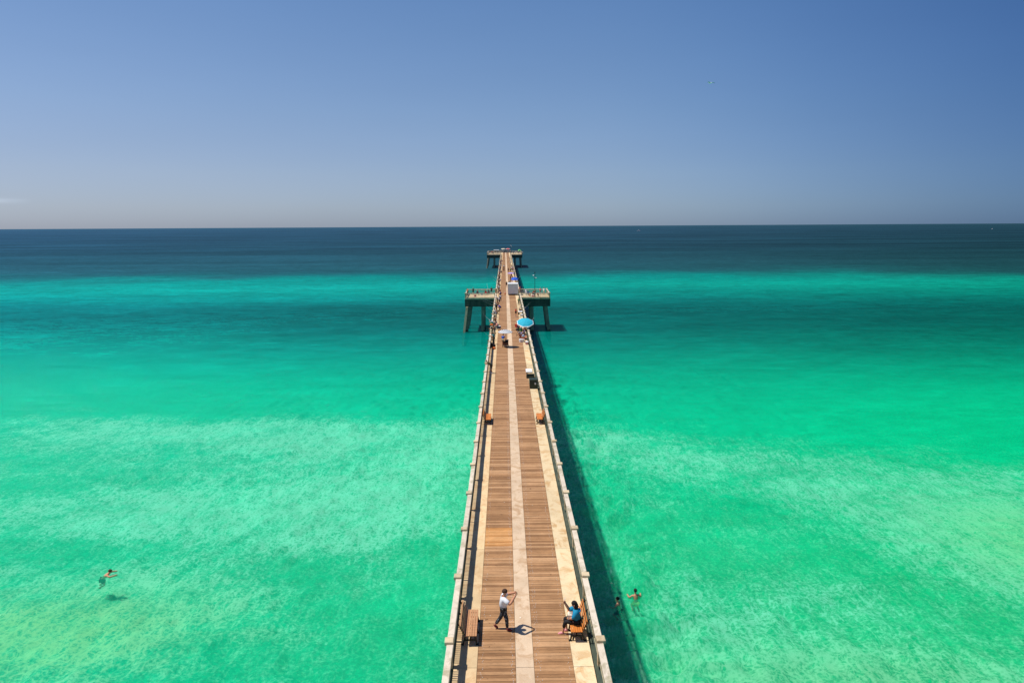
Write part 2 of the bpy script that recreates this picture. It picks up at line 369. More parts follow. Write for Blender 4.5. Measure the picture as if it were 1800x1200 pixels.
def attr(t, nm):
    return t.n('ShaderNodeAttribute', attribute_name=nm)
def mat_water():
    t = NT('sea_water'); p = pos(t)
    body = attr(t, 'body').outputs['Color']; murk = attr(t, 'murk').outputs['Fac']
    cd = t.n('ShaderNodeSeparateXYZ'); t.l(p, cd.inputs[0])
    # wavelets: small chop near, long low ripples far
    n1 = t.noise(t.mapping(p, (1.0, 1.5, 1), (0, 0, 0.25)), 1.1, 6, 0.62, 0.3)
    n2 = t.noise(t.mapping(p, (0.3, 0.8, 1), (0, 0, 0.05)), 0.9, 9, 0.78, 0.2)
    n4 = t.noise(t.mapping(p, (0.035, 0.11, 1), (0, 0, -0.06)), 1.0, 11, 0.80, 0.3)
    h = t.math('ADD', t.math('MULTIPLY', n1, 0.35), n2)
    bmp = t.bump(h, 0.55, 0.9)
    tone = t.mix(1.0, body, t.ramp(n2, [(0.36, 0.78), (0.64, 1.20)]), 'MULTIPLY')  # ripple light and shade also painted into the water colour
    n5 = t.noise(t.mapping(p, (0.10, 0.22, 1), (0, 0, 0.08)), 1.0, 8, 0.85, 0.6)
    tone = t.mix(1.0, tone, t.ramp(n4, [(0.38, 0.84), (0.62, 1.14)]), 'MULTIPLY')
    tone = t.mix(1.0, tone, t.ramp(n5, [(0.40, 0.80), (0.60, 1.18)]), 'MULTIPLY')
    tone = t.mix(1.0, tone, t.ramp(n1, [(0.36, 0.92), (0.64, 1.06)]), 'MULTIPLY')
    dif = t.n('ShaderNodeBsdfDiffuse'); t.l(tone, dif.inputs[0]); t.l(bmp, dif.inputs['Normal'])
    tr = t.n('ShaderNodeBsdfTransparent'); tr.inputs[0].default_value = (0.52, 0.95, 0.89, 1)
    m1 = t.n('ShaderNodeMixShader'); t.l(murk, m1.inputs[0]); t.l(tr.outputs[0], m1.inputs[1]); t.l(dif.outputs[0], m1.inputs[2])
    gl = t.n('ShaderNodeBsdfGlossy'); gl.inputs['Roughness'].default_value = 0.12; t.l(bmp, gl.inputs['Normal'])
    fr = t.n('ShaderNodeFresnel'); fr.inputs[0].default_value = 1.33; t.l(bmp, fr.inputs['Normal'])
    k = t.math('MINIMUM', t.math('MULTIPLY', fr.outputs[0], 0.55), 0.055)
    m2 = t.n('ShaderNodeMixShader'); t.l(k, m2.inputs[0]); t.l(m1.outputs[0], m2.inputs[1]); t.l(gl.outputs[0], m2.inputs[2])
    t.l(m2.outputs[0], t.out.inputs[0]); return t.m
def mat_bed():
    t = NT('sea_bed_sand_caustics'); p = pos(t)
    body = attr(t, 'body').outputs['Color']; pale = attr(t, 'pale').outputs['Fac']; yel = attr(t, 'yellow').outputs['Fac']
    sx = t.n('ShaderNodeSeparateXYZ'); t.l(p, sx.inputs[0])
    wv = t.n('ShaderNodeTexNoise'); wv.inputs['Scale'].default_value = 0.8; wv.inputs['Detail'].default_value = 3; t.l(p, wv.inputs['Vector'])
    sub = t.n('ShaderNodeVectorMath', operation='SUBTRACT'); t.l(wv.outputs[1], sub.inputs[0]); sub.inputs[1].default_value = (.5, .5, .5)
    sc = t.n('ShaderNodeVectorMath', operation='SCALE'); t.l(sub.outputs[0], sc.inputs[0]); sc.inputs['Scale'].default_value = 0.9
    ad = t.n('ShaderNodeVectorMath', operation='ADD'); t.l(p, ad.inputs[0]); t.l(sc.outputs[0], ad.inputs[1])
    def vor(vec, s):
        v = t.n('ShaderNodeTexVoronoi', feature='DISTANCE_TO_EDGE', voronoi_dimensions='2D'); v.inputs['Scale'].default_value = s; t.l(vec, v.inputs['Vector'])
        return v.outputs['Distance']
    caustic_net = t.ramp(vor(ad.outputs[0], 1.9), [(0.0, 1.0), (0.05, 0.7), (0.16, 0.0)])  # bright caustic network, light painted into the bed colour
    caustic_net2 = t.ramp(vor(t.mapping(ad.outputs[0], (1, 1, 1), (0, 0, 0.6)), 3.4), [(0.0, 1.0), (0.12, 0.3), (0.3, 0.0)])
    # streaks of wave-focused light painted into the bed colour, fanning out to either side of the pier
    sl = t.noise(t.mapping(ad.outputs[0], (3.0, 0.55, 1), (0, 0, 0.75)), 1.0, 5, 0.65, 0.4)
    sr = t.noise(t.mapping(ad.outputs[0], (3.0, 0.34, 1), (0, 0, -0.95)), 1.0, 5, 0.65, 0.4)
    side = t.ramp(t.math('ADD', t.math('MULTIPLY', sx.outputs[0], 0.02), 0.5), [(0.35, 0.0), (0.65, 1.0)])
    mm = t.n('ShaderNodeMix'); t.l(side, mm.inputs[0]); t.l(sl, mm.inputs[2]); t.l(sr, mm.inputs[3])
    caustic_streak = t.ramp(mm.outputs[0], [(0.44, 0.0), (0.58, 1.0)])
    nb = t.ramp(t.noise(p, 4.2, 5, 0.75), [(0.36, 0.0), (0.62, 1.0)])
    blot = t.ramp(t.noise(ad.outputs[0], 0.9, 6, 0.72), [(0.40, 0.0), (0.60, 1.0)])
    patch = t.ramp(t.noise(p, 0.16, 5, 0.6), [(0.35, 0.30), (0.65, 1.0)])
    pat = t.math('ADD', t.math('MULTIPLY', caustic_net, 0.60), t.math('MULTIPLY', caustic_net2, 0.42))
    pat = t.math('ADD', pat, t.math('MULTIPLY', caustic_streak, 0.62))
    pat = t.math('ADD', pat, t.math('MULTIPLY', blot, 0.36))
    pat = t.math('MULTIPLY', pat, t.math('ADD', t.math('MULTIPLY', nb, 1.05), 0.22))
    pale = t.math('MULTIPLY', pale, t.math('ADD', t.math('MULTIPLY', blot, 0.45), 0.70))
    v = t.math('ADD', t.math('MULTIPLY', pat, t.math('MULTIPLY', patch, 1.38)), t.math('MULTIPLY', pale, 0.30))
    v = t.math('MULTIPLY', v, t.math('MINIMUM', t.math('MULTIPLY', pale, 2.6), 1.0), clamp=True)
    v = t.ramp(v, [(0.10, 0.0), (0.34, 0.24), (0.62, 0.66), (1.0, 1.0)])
    sand = t.mix(yel, (0.80, 0.80, 0.62, 1), (0.92, 0.78, 0.38, 1))  # pale sand colour, which also carries the painted caustic light
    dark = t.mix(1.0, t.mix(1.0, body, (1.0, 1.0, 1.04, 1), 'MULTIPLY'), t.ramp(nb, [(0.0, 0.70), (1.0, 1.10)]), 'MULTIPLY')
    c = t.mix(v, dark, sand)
    d = t.n('ShaderNodeBsdfDiffuse'); t.l(c, d.inputs[0]); t.l(t.bump(mm.outputs[0], 0.3, 0.25), d.inputs['Normal'])
    t.l(d.outputs[0], t.out.inputs[0]); return t.m

MURK = 0.32
xs = axis(-130, 130, 1.6, 70000, 1.10, -70000); ys = axis(14, 150, 1.6, 60000, 1.022, -400)
me, X, Y = grid_mesh('water', xs, ys, lambda X, Y: 0*X)
c, p_, yv, deep = water_fields(X, Y)
murk = MURK+(1-MURK)*np.clip((Y-110)/130, 0, 1)
set_attrs(me, c, p_, yv, murk)
me.materials.append(mat_water())
water = link(bpy.data.objects.new('water', me)); tag(water, kind='structure')
def bedz(X, Y):
    d = 1.6+np.clip((Y-40)/60, -0.3, 3)*0.9
    r = fbm(X*0.9, Y*0.55, 3)*0.8+fbm(X*2.1+40, Y*1.2, 2)*0.25
    amp = np.clip(1.2-np.abs(X)/80, 0, 1)*np.clip((150-Y)/30, 0, 1)*np.clip(Y/14, 0, 1)
    r2_ = fbm(X*0.6+11, Y*1.4, 3)*3.0  # relief added to break up the pier's shadow edge as refraction would
    nr = np.clip((X-3)/2, 0, 1)*np.clip((14-X)/4, 0, 1)*np.clip((170-Y)/40, 0, 1)
    return np.minimum(-d+r*amp+r2_*nr, -0.35)
xs = axis(-40, 40, 0.33, 900, 1.06, -900); ys = axis(24, 130, 0.33, 760, 1.04, -60)
me, X, Y = grid_mesh('sea_bed', xs, ys, bedz)
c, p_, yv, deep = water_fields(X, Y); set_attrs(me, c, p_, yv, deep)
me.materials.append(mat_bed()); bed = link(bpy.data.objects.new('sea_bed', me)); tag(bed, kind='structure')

# ------------------------------------------------------------------ the pier
PC = 0.663; XL, XR = -2.196, 3.522; Y0, SPC = 24.207, 4.939
WL0, WL1, WR0, WR1 = -1.159, 0.307, 1.006, 2.497
YA, YB = Y0-2*SPC, 448.0
PL0, PL1, PX0, PX1 = 163.0, 174.5, -9.4, 10.6
EL0, EL1, EX0, EX1 = 415.0, 448.0, -10.5, 10.4
pier = empty('fishing_pier', (0, 0, 0))
tag(pier, 'long straight wooden and concrete fishing pier running out over the green sea', 'pier')
# deck slabs, side by side, each with open joints
def slab(x0, x1, mat, ln, name='deck_slab', z1=ZD, th_=0.35, ya=YA, yb=YB):
    n = int(round((yb-ya)/ln)); l = (yb-ya)/n
    mb = MB().box((0, 0, -th_/2), (x1-x0, l-0.018, th_)); m = mb.mesh(name, mat)
    for i in range(n): inst(name, m, pier, ((x0+x1)/2, ya+(i+0.5)*l, z1))
slab(WR1+0.01, 3.27, M_SIDE, 9.878); slab(-2.05, WL0-0.01, M_SIDEL, 9.878); slab(WL1+0.008, WR0-0.008, M_MID, 9.878)
MB().box((PC, (YA+YB)/2, ZD-0.5), (6.0, YB-YA-0.1, 0.18)).build('girder', M_OLD, pier)
for gx in (-1.9, -0.2, 1.5, 3.2):
    MB().box((gx, (YA+YB)/2, ZD-0.86), (0.45, YB-YA-0.2, 0.54)).build('girder', M_OLD, pier)
for (fx, fw_) in ((3.47, .38), (-2.19, .26)): MB().box((fx, (YA+YB)/2, ZD-0.27), (fw_, YB-YA, 0.30)).build('edge_beam', M_OLD, pier)
MB().box((PC, (YA+YB)/2, ZD-0.25), (3.62, YB-YA, 0.30)).build('joist_bed', M_DARK, pier)
# boards: 0.19 m pitch
PITCHB = 0.19; TH = 0.05
def board_mesh(w, mat): return MB().box((0, 0, -TH/2), (w, PITCHB-0.012, TH)).mesh('plank', mat)
bw = [board_mesh(WL1-WL0-0.006, M_WOOD), board_mesh(WR1-WR0-0.006, M_WOOD)]
bn = [board_mesh(WL1-WL0-0.006, M_WOODN), board_mesh(WR1-WR0-0.006, M_WOODN)]
rest = MB(); rr = random.Random(3); cnt = 0; iy = int(YA/PITCHB)+1; y = (iy+0.5)*PITCHB
screws = MB()
while y < YB-0.1:
    for s, (a, b) in enumerate(((WL0, WL1), (WR0, WR1))):
        dz = rr.uniform(-0.006, 0.003); dy = rr.uniform(-0.004, 0.004); cxx = (a+b)/2
        z = ZD+dz
        if y > 22.6 and cnt < 300:
            fresh = s == 0 and 34.3 < y < 36.6
            inst('plank', (bn if fresh else bw)[s], pier, (cxx, y+dy, z)); cnt += 1
        elif y > 22.6 or y < 22.6:
            rest.box((cxx, y+dy, z-TH/2), (b-a-0.006, PITCHB-0.012, TH))
        if 22 < y < 75:
            lines = [(a+0.17, 0.05), (b-0.17, 0.05), (b-0.11, 0.02)] if s == 0 else [(a+0.14, 0.05), (a+0.24, 0.04), (b-0.16, 0.05)]
            for (sx_, j) in lines:
                for q in (-0.045, 0.045):
                    if rr.random() < 0.55:
                        r = rr.uniform(0.009, 0.017); u, v_ = sx_+rr.uniform(-j, j), y+q+rr.uniform(-.012, .012)
                        screws.add([(u+r*math.cos(w), v_+r*math.sin(w), z+0.004) for w in (0, 1.05, 2.09, 3.14, 4.19, 5.24)], [(0, 1, 2, 3, 4, 5)])
    y += PITCHB
tag(rest.build('plank', M_WOOD, pier), kind='stuff'); tag(screws.build('screw', M_ZINC, pier), kind='stuff')
# piles and cap beams
PM = {}
def pile(p, q, w, parent=pier):
    MB().sq(p, q, w, w).build('pile', M_PILE, parent)
cap = MB().box((0, 0, 0), (6.0, 1.0, 0.85)).mesh('cap_beam', M_OLD)
for k in range(34):
    y = 22.0+k*12.35
    if y > YB-2 or PL0-3 < y < PL1+3: continue
    inst('cap_beam', cap, pier, (PC, y, ZD-1.56))
    for sgn in (-1, 1):
        if y < 420: pile((PC+sgn*2.75, y, -3.5), (PC+sgn*2.3, y, ZD-1.98), 0.5)
def platform(x0, x1, y0, y1, cols):
    for (a, b) in ((x0, -2.43), (3.75, x1)):
        n = 3; w = (b-a)/n
        m = MB().box((0, 0, -0.18), (w-0.02, y1-y0-0.01, 0.36)).mesh('deck_slab', M_SIDE)
        for i in range(n): inst('deck_slab', m, pier, (a+(i+0.5)*w, (y0+y1)/2, ZD))
        for yy in (y0+0.45, (y0+y1)/2, y1-0.45):
            MB().box(((a+b)/2, yy, ZD-1.24), (b-a, 0.8, 1.70)).build('cap_beam', M_OLD, pier)
            MB().box(((a+b)/2, yy, ZD-0.74), (b-a+0.05, 0.9, 0.12)).build('ledge', M_OLD, pier)
        for gx in (a+0.3, b-0.4):
            MB().box((gx, (y0+y1)/2, ZD-1.0), (0.5, y1-y0-1.0, 1.2)).build('girder', M_OLD, pier)
    for (xt, xb) in cols:
        for yy in (y0+0.5, (y0+y1)/2, y1-0.5):
            pile((xb, yy, -3.5), (xt, yy, ZD-2.08), 0.72)
platform(PX0, PX1, PL0, PL1, ((-8.3, -9.6), (-5.2, -5.3), (6.3, 6.4), (9.6, 10.8)))
MB().box((PC, PL0+0.45, ZD-1.6), (6.1, 0.8, 0.9)).build('cap_beam', M_OLD, pier)
platform(EX0, EX1, EL0, EL1, ((-9.6, -10.8), (-6.3, -6.4), (6.2, 6.2), (9.5, 10.0)))
# a raking brace pile, its sunlit look put into a paler concrete, at the outer left corner of each platform
for (yy, xx) in ((PL0-1.2, -10.0), (EL0-1.2, -11.0)): MB().sq((xx, yy, -3), (xx+1.1, yy+0.9, ZD-2.08), 0.5, 0.5).build('pile', M_POST, pier)

# railings
PKW = 0.05
post_m = MB().box((0, 0, 0.50), (0.22, 0.22, 1.0)).bevbox((0, 0, 1.065), (0.33, 0.36, 0.15), 0.02).mesh('post', M_POST)
pick_m = MB().box((0, 0, 0.5), (PKW, PKW, 0.80)).mesh('picket', M_RAIL)
npk = [0]
def railing(p0, p1, out, label, nb=None, shift=0.045, posts=True, pick_parts=False):
    """straight run from p0 to p1, 'out' is the side the sea is on (+1 / -1, to the right of the run)"""
    p0, p1 = Vector(p0), Vector(p1); d = p1-p0; L = d.length; nb = nb or max(1, round(L/SPC)); bay = L/nb
    rz = math.atan2(-d.x, d.y)
    r = MB()
    # lower rail and the upper sub rail, thirds posts
    r.box((0, L/2, 0.095), (0.07, L, 0.07)); r.box((0, L/2, 0.925), (0.09, L, 0.07))
    pk = MB()
    root = None
    for i in range(nb):
        for k in (1, 2): r.box((0, (i+k/3)*bay, 0.48), (0.10, 0.11, 0.84))
    root = r.build('railing', M_RAIL, pier, loc=(p0.x, p0.y, ZD+0.004), rz=rz); root['label'] = label
    capm = MB().bevbox((0, 0, 1.0), (0.25, bay-0.30, 0.09), 0.012).mesh('rail_cap', M_CAP)
    for i in range(nb): inst('rail_cap', capm, root, (-shift*out+random.uniform(-.008, .008), (i+0.5)*bay, random.uniform(-.006, .004)), random.uniform(-.003, .003))
    for i in range(nb+1): inst('post', post_m, root, (random.uniform(-.01, .01), i*bay, random.uniform(-.012, .006)), random.uniform(-.03, .03))
    for i in range(nb):
        for k in range(3):
            a = (i+k/3)*bay+(0.14 if k == 0 else 0.07); b = (i+(k+1)/3)*bay-(0.14 if k == 2 else 0.07)
            n = 11
            for j in range(1, n):
                yy = a+(b-a)*j/n
                if pick_parts and npk[0] < 300 and p0.y+yy > 22: inst('picket', pick_m, root, (0, yy, 0.02)); npk[0] += 1
                else: pk.box((0, yy, 0.51), (PKW, PKW, 0.80))
    tag(pk.build('picket', M_RAIL, root), kind='stuff')
    return root
def nbays(a, b): return round((b-a)/SPC)
YPA = Y0+28*SPC   # nearest post line before the platform
for (x, out, nm) in ((XL, -1, 'left'), (XR, 1, 'right')):
    npk[0] = 150
    railing((x, YA), (x, PL0), out, 'railing with pickets along the near '+nm+' side of the pier', nb=nbays(YA, PL0), pick_parts=True)
    railing((x, PL1), (x, EL0), out, 'railing along the far '+nm+' side of the pier', nb=nbays(PL1, EL0))
for (x0, x1, y0, y1, nm) in ((PX0, PX1, PL0, PL1, 'middle'), (EX0, EX1, EL0, EL1, 'end')):
    lx, rx = x0+0.15, x1-0.15; fy, by = y0+0.15, y1-0.15
    for (a, b, o, s) in (((lx, fy), (XL-0.2, fy), 1, 'front left'), ((XR+0.2, fy), (rx, fy), 1, 'front right'), ((lx, by), (XL-0.2, by) if nm == 'middle' else (XL-0.2, by), -1, 'back left'),
                         ((XR+0.2, by), (rx, by), -1, 'back right'), ((lx, fy), (lx, by), -1, 'outer left'), ((rx, fy), (rx, by), 1, 'outer right')):
        railing(a, b, o, s+' railing of the '+nm+' platform')
railing((XL, EL1-0.15), (XR, EL1-0.15), -1, 'railing closing the seaward end of the pier')
# ------------------------------------------------------------------ benches
def bench(loc, rz, length, label, mat, back_rec=0.20, nlegs=3):
    """bench along local X, sitter faces local +Y"""
    t = empty('bench', loc, rz); tag(t, label, 'bench', 'slatted benches along the pier railings')
    n = 5; w = 0.082
    sm = MB().box((0, 0, 0), (length, w, 0.035)).mesh('seat_slat', mat)
    for i in range(n): inst('seat_slat', sm, t, (0, -0.19+i*0.095, 0.445))
    for i in range(4):
        o = inst('back_slat', sm, t, (0, -0.27-back_rec*(i*0.105/0.42), 0.55+i*0.105)); o.rotation_euler = (math.radians(66), 0, 0)
    for k in range(nlegs):
        x = -length/2+0.14+(length-0.28)*k/(nlegs-1)
        f = MB()
        f.sq((x, 0.16, 0.42), (x, 0.24, 0.0), 0.06, 0.06).sq((x, -0.20, 0.42), (x, -0.34, 0.0), 0.06, 0.06)
        f.box((x, -0.01, 0.405), (0.06, 0.44, 0.04)).box((x, -0.05, 0.2), (0.04, 0.44, 0.05))
        f.sq((x, -0.25, 0.42), (x, -0.52, 0.93), 0.05, 0.05)
        f.box((x, 0.25, 0.01), (0.12, 0.12, 0.02)).box((x, -0.35, 0.01), (0.12, 0.12, 0.02))
        f.build('leg', M_BLACKM, t)
    g = MB()
    for k in range(9):   # curved lower stretcher plate
        a = math.pi*k/8; g.box((-length/2+0.14, -0.04+0.17*math.cos(a), 0.06+0.15*math.sin(a)), (0.05, 0.07, 0.05))
    g.box((0, -0.02, 0.2), (length-0.3, 0.05, 0.05)); g.build('stretcher', M_BLACKM, t)
    return t
bench((-1.46, 26.52, ZD), -math.pi/2, 1.95, 'empty brown slatted bench against the left railing, nearest to the camera', M_SLATP)
bench((2.78, 26.62, ZD), math.pi/2, 1.75, 'orange slatted bench against the right railing with a woman in blue sitting on it', M_SLAT)
bench((-1.50, 58.0, ZD), -math.pi/2, 1.95, 'small orange bench by the left railing, halfway to the crowd', M_SLAT)
bench((2.86, 58.0, ZD), math.pi/2, 1.95, 'small orange bench by the right railing, in front of the dark bins', M_SLAT)

# ------------------------------------------------------------------ people
def skin_mesh(name, J, E, sub=1):
    ks = list(J); me = bpy.data.meshes.new(name)
    me.from_pydata([J[k][0] for k in ks], [(ks.index(a), ks.index(b)) for a, b in E], [])
    o = bpy.data.objects.new('tmp', me); COL.objects.link(o)
    md = o.modifiers.new('s', 'SKIN'); sv = me.skin_vertices[0].data
    for i, k in enumerate(ks): r = J[k][1]; sv[i].radius = (r, r) if isinstance(r, (int, float)) else r; sv[i].use_root = (i == 0)
    md.use_smooth_shade = True; md.branch_smoothing = 0.3
    sb = o.modifiers.new('b', 'SUBSURF'); sb.levels = sub; sb.render_levels = sub
    dg = bpy.context.evaluated_depsgraph_get(); dg.update()
    out = bpy.data.meshes.new_from_object(o.evaluated_get(dg)); out.name = name
    bpy.data.objects.remove(o); out.materials.clear(); out.materials.append(None)
    out.polygons.foreach_set('use_smooth', [True]*len(out.polygons)); return out
def lerp(a, b, t): return tuple(a[i]+(b[i]-a[i])*t for i in range(3))
POSES = dict(
 stand=dict(pel=(0, 0, .92), ch=(0, -.01, 1.28), nk=(0, 0, 1.45), hd=(0, .03, 1.60), el=((-.26, -.03, 1.13), (.26, .02, 1.13)), wr=((-.24, .12, .92), (.2, .2, 1.02)),
            kn=((-.11, .03, .5), (.12, .02, .5)), an=((-.13, -.02, .09), (.15, .02, .09))),
 rail=dict(pel=(0, -.06, .92), ch=(0, .04, 1.28), nk=(0, .10, 1.43), hd=(0, .17, 1.57), el=((-.25, .18, 1.12), (.25, .18, 1.12)), wr=((-.12, .40, 1.14), (.10, .44, 1.16)),
            kn=((-.11, -.02, .5), (.12, .04, .5)), an=((-.13, -.1, .09), (.15, .02, .09))),
 lean=dict(pel=(0, -.14, .92), ch=(0, .16, 1.17), nk=(0, .30, 1.27), hd=(0, .42, 1.37), el=((-.27, .34, 1.06), (.27, .34, 1.06)), wr=((-.10, .52, 1.12), (.12, .56, 1.12)),
            kn=((-.13, -.14, .5), (.14, -.04, .5)), an=((-.16, -.28, .09), (.18, -.06, .09))),
 walk=dict(pel=(0, 0, .91), ch=(0, .03, 1.27), nk=(0, .04, 1.44), hd=(0, .07, 1.59), el=((-.25, -.12, 1.13), (.25, .08, 1.12)), wr=((-.24, -.12, .90), (.22, .28, .96)),
            kn=((-.10, .18, .52), (.10, -.04, .49)), an=((-.10, .26, .10), (.10, -.34, .14))),
 push=dict(pel=(0, -.05, .90), ch=(0, .08, 1.24), nk=(0, .15, 1.40), hd=(0, .20, 1.55), el=((-.26, .14, 1.08), (.26, .14, 1.08)), wr=((-.2, .38, .98), (.2, .38, .98)),
            kn=((-.10, .12, .5), (.10, -.08, .49)), an=((-.10, .12, .09), (.10, -.34, .13))),
 sit=dict(pel=(0, -.10, .50), ch=(0, -.14, .84), nk=(0, -.12, 1.01), hd=(0, -.07, 1.16), el=((-.25, -.06, .72), (.25, -.04, .72)), wr=((-.16, .16, .66), (.14, .20, .72)),
            kn=((-.14, .32, .52), (.14, .34, .52)), an=((-.14, .30, .09), (.15, .36, .09))),
 recline=dict(pel=(0, -.10, .46), ch=(0, -.30, .76), nk=(0, -.36, .92), hd=(0, -.34, 1.07), el=((-.26, -.26, .66), (.26, -.24, .66)), wr=((-.18, 0, .58), (.18, 0, .58)),
            kn=((-.12, .36, .56), (.12, .38, .44)), an=((-.14, .78, .22), (.14, .86, .12))),
 crouch=dict(pel=(0, -.18, .56), ch=(0, .06, .84), nk=(0, .20, .95), hd=(0, .32, 1.03), el=((-.25, .26, .66), (.25, .26, .66)), wr=((-.12, .42, .48), (.12, .44, .46)),
            kn=((-.16, .22, .50), (.16, .24, .48)), an=((-.15, -.04, .09), (.15, 0, .09))),
 swim=dict(pel=(0, -.06, .92), ch=(0, .02, 1.28), nk=(0, .04, 1.45), hd=(0, .07, 1.60), el=((-.32, .12, 1.20), (.32, .10, 1.20)), wr=((-.34, .38, 1.24), (.40, .34, 1.24)),
            kn=((-.16, .26, .72), (.17, .22, .68)), an=((-.16, -.08, .50), (.18, -.14, .46))),
 float=dict(pel=(0, -.36, 1.10), ch=(0, -.10, 1.33), nk=(0, .05, 1.42), hd=(0, .12, 1.55), el=((-.36, .12, 1.36), (.34, .16, 1.34)), wr=((-.40, .34, 1.34), (.24, .48, 1.38)),
            kn=((-.15, -.22, .84), (.15, -.18, .80)), an=((-.14, -.58, .70), (.16, -.54, .66))),
 photo=dict(pel=(0, 0, .93), ch=(0, .00, 1.30), nk=(0, .02, 1.46), hd=(.0, .06, 1.61), el=((-.36, .22, 1.32), (.36, .22, 1.26)), wr=((-.12, .46, 1.50), (.12, .46, 1.50)),
            kn=((-.10, -.08, .52), (.10, .12, .50)), an=((-.12, -.34, .16), (.12, .14, .09))),
 phone=dict(pel=(0, -.08, .53), ch=(0, -.05, .87), nk=(0, -.03, 1.03), hd=(0, .02, 1.18), el=((-.24, .06, .76), (.27, .20, .80)), wr=((-.08, .22, .64), (.20, .36, 1.10)),
            kn=((-.10, .36, .54), (.14, .38, .54)), an=((-.08, .44, .09), (.12, .28, .09))),
)
_pc = {}
def person_meshes(pose):
    if pose in _pc: return _pc[pose]
    P = POSES[pose]; pel, ch, nk, hd = (Vector(P[k]) for k in ('pel', 'ch', 'nk', 'hd'))
    sp = pel.lerp(ch, 0.5); ax = Vector((1, 0, 0)); upv = (hd-nk).normalized()
    fwd = ax.cross(upv); fwd = Vector((fwd.x, fwd.y, fwd.z))*-1
    if fwd.y < 0: fwd = -fwd
    J = {'pel': (pel, .115), 'sp': (sp, .105), 'ch': (ch, .115), 'nk': (nk, .055), 'jaw': (nk.lerp(hd, .55)+fwd*.015, .068), 'hd': (hd+upv*.02, .088), 'top': (hd+upv*.085-fwd*.01, .062),
         'nose': (hd+fwd*.098-upv*.005, .018)}
    E = [('pel', 'sp'), ('sp', 'ch'), ('ch', 'nk'), ('nk', 'jaw'), ('jaw', 'hd'), ('hd', 'top'), ('hd', 'nose')]
    near = pose in ('photo', 'phone')
    H = []; ak = 1.15 if near else 1.0
    for s, i in ((-1, 0), (1, 1)):
        e, w, k, a = (Vector(P[n][i]) for n in ('el', 'wr', 'kn', 'an'))
        sh = ch.lerp(nk, .55)+ax*s*.165; hp = pel+ax*s*.095+Vector((0, 0, -.02))
        hand = w+(w-e).normalized()*.07
        toe = a+Vector((0, .15, -.045)); heel = a+Vector((0, -.03, -.04))
        if a.z > .13 and pose in ('walk', 'push', 'photo'): toe = a+Vector((0, .11, -.11))
        if a.z > .13 and pose == 'recline': toe = a+Vector((0, .04, .14))
        n = 'LR'[i]
        J.update({'sh'+n: (sh, .062), 'el'+n: (e, .055*ak), 'wr'+n: (w, .042*ak), 'ha'+n: (hand, .044*ak), 'hp'+n: (hp, .088), 'kn'+n: (k, .058), 'ca'+n: (k.lerp(a, .4)+Vector((0, -.015, 0)), .052), 'an'+n: (a, .037), 'to'+n: (toe, .030)})
        E += [('ch', 'sh'+n), ('sh'+n, 'el'+n), ('el'+n, 'wr'+n), ('wr'+n, 'ha'+n), ('pel', 'hp'+n), ('hp'+n, 'kn'+n), ('kn'+n, 'ca'+n), ('ca'+n, 'an'+n), ('an'+n, 'to'+n)]
        if near: H.append((w, e, hand, s))
    body = skin_mesh('body', J, E)
    if H:   # five separate, unequal, bent fingers on each hand, joined into the body mesh
        bm = bmesh.new(); bm.from_mesh(body)
        for (w, e, hand, s) in H:
            d = (w-e).normalized(); u = Vector((0, 0, 1)); side = d.cross(u).normalized()*-s; u = side.cross(d).normalized()
            if u.z < 0: u = -u
            for q, (off, ln) in enumerate(((-.027, .062), (-.009, .074), (.010, .080), (.028, .070))):
                b0 = hand+side*off*0.2+u*(-off)*0.9; dd = (d+side*.25).normalized()
                c1 = b0+dd*ln*.5; c2 = c1+(dd*.35-side*-.9).normalized()*ln*.45
                fm = skin_mesh('f', {0: (b0, .010), 1: (c1, .009), 2: (c2, .007)}, [(0, 1), (1, 2)], 0); bm.from_mesh(fm); bpy.data.meshes.remove(fm)
            b0 = w+d*.03+u*.02; c1 = b0+(u*.8+d*.6).normalized()*.035; c2 = c1+d*.03
            fm = skin_mesh('f', {0: (b0, .012), 1: (c1, .011), 2: (c2, .008)}, [(0, 1), (1, 2)], 0); bm.from_mesh(fm); bpy.data.meshes.remove(fm)
        bm.to_mesh(body); bm.free(); body.polygons.foreach_set('use_smooth', [True]*len(body.polygons))
    long_ = pose in ('phone',)
    big = 1.34 if near else 1.12
    Js = {'pel': (pel.lerp(ch, .05 if not near else -.02), .150*big), 'sp': (sp, .142*big), 'ch': (ch, .140*big), 'nk': (ch.lerp(nk, .72), .078)}; Es = [('pel', 'sp'), ('sp', 'ch'), ('ch', 'nk')]
    Jt = {'pel': (pel, .132)}; Et = []; Jl = {'pel': (pel, .132)}; El = []
    shoes = MB()
    for i in (0, 1):
        e, w, k, a = (Vector(P[n_][i]) for n_ in ('el', 'wr', 'kn', 'an')); n = 'LR'[i]
        Js['sh'+n] = (J['sh'+n][0], .088*big); Js['sl'+n] = (J['sh'+n][0].lerp(e, .72 if not near else .88), .074*big); Es += [('ch', 'sh'+n), ('sh'+n, 'sl'+n)]
        if long_: Js['el'+n] = (e, .062); Js['fo'+n] = (e.lerp(w, .75), .048); Es += [('sl'+n, 'el'+n), ('el'+n, 'fo'+n)]
        hp = J['hp'+n][0]
        Jt['hp'+n] = (hp, .112); Jt['th'+n] = (hp.lerp(k, .82), .100); Et += [('pel', 'hp'+n), ('hp'+n, 'th'+n)]
        Jl['hp'+n] = (hp, .108); Jl['kn'+n] = (k, .086); Jl['an'+n] = (k.lerp(a, .62 if long_ else .88), .068); El += [('pel', 'hp'+n), ('hp'+n, 'kn'+n), ('kn'+n, 'an'+n)]
        toe = J['to'+n][0]; dv = (toe-a).normalized(); m = a.lerp(toe, .45)+Vector((0, 0, -.015))
        q = Vector((0, 1, 0)).rotation_difference(dv).to_matrix()
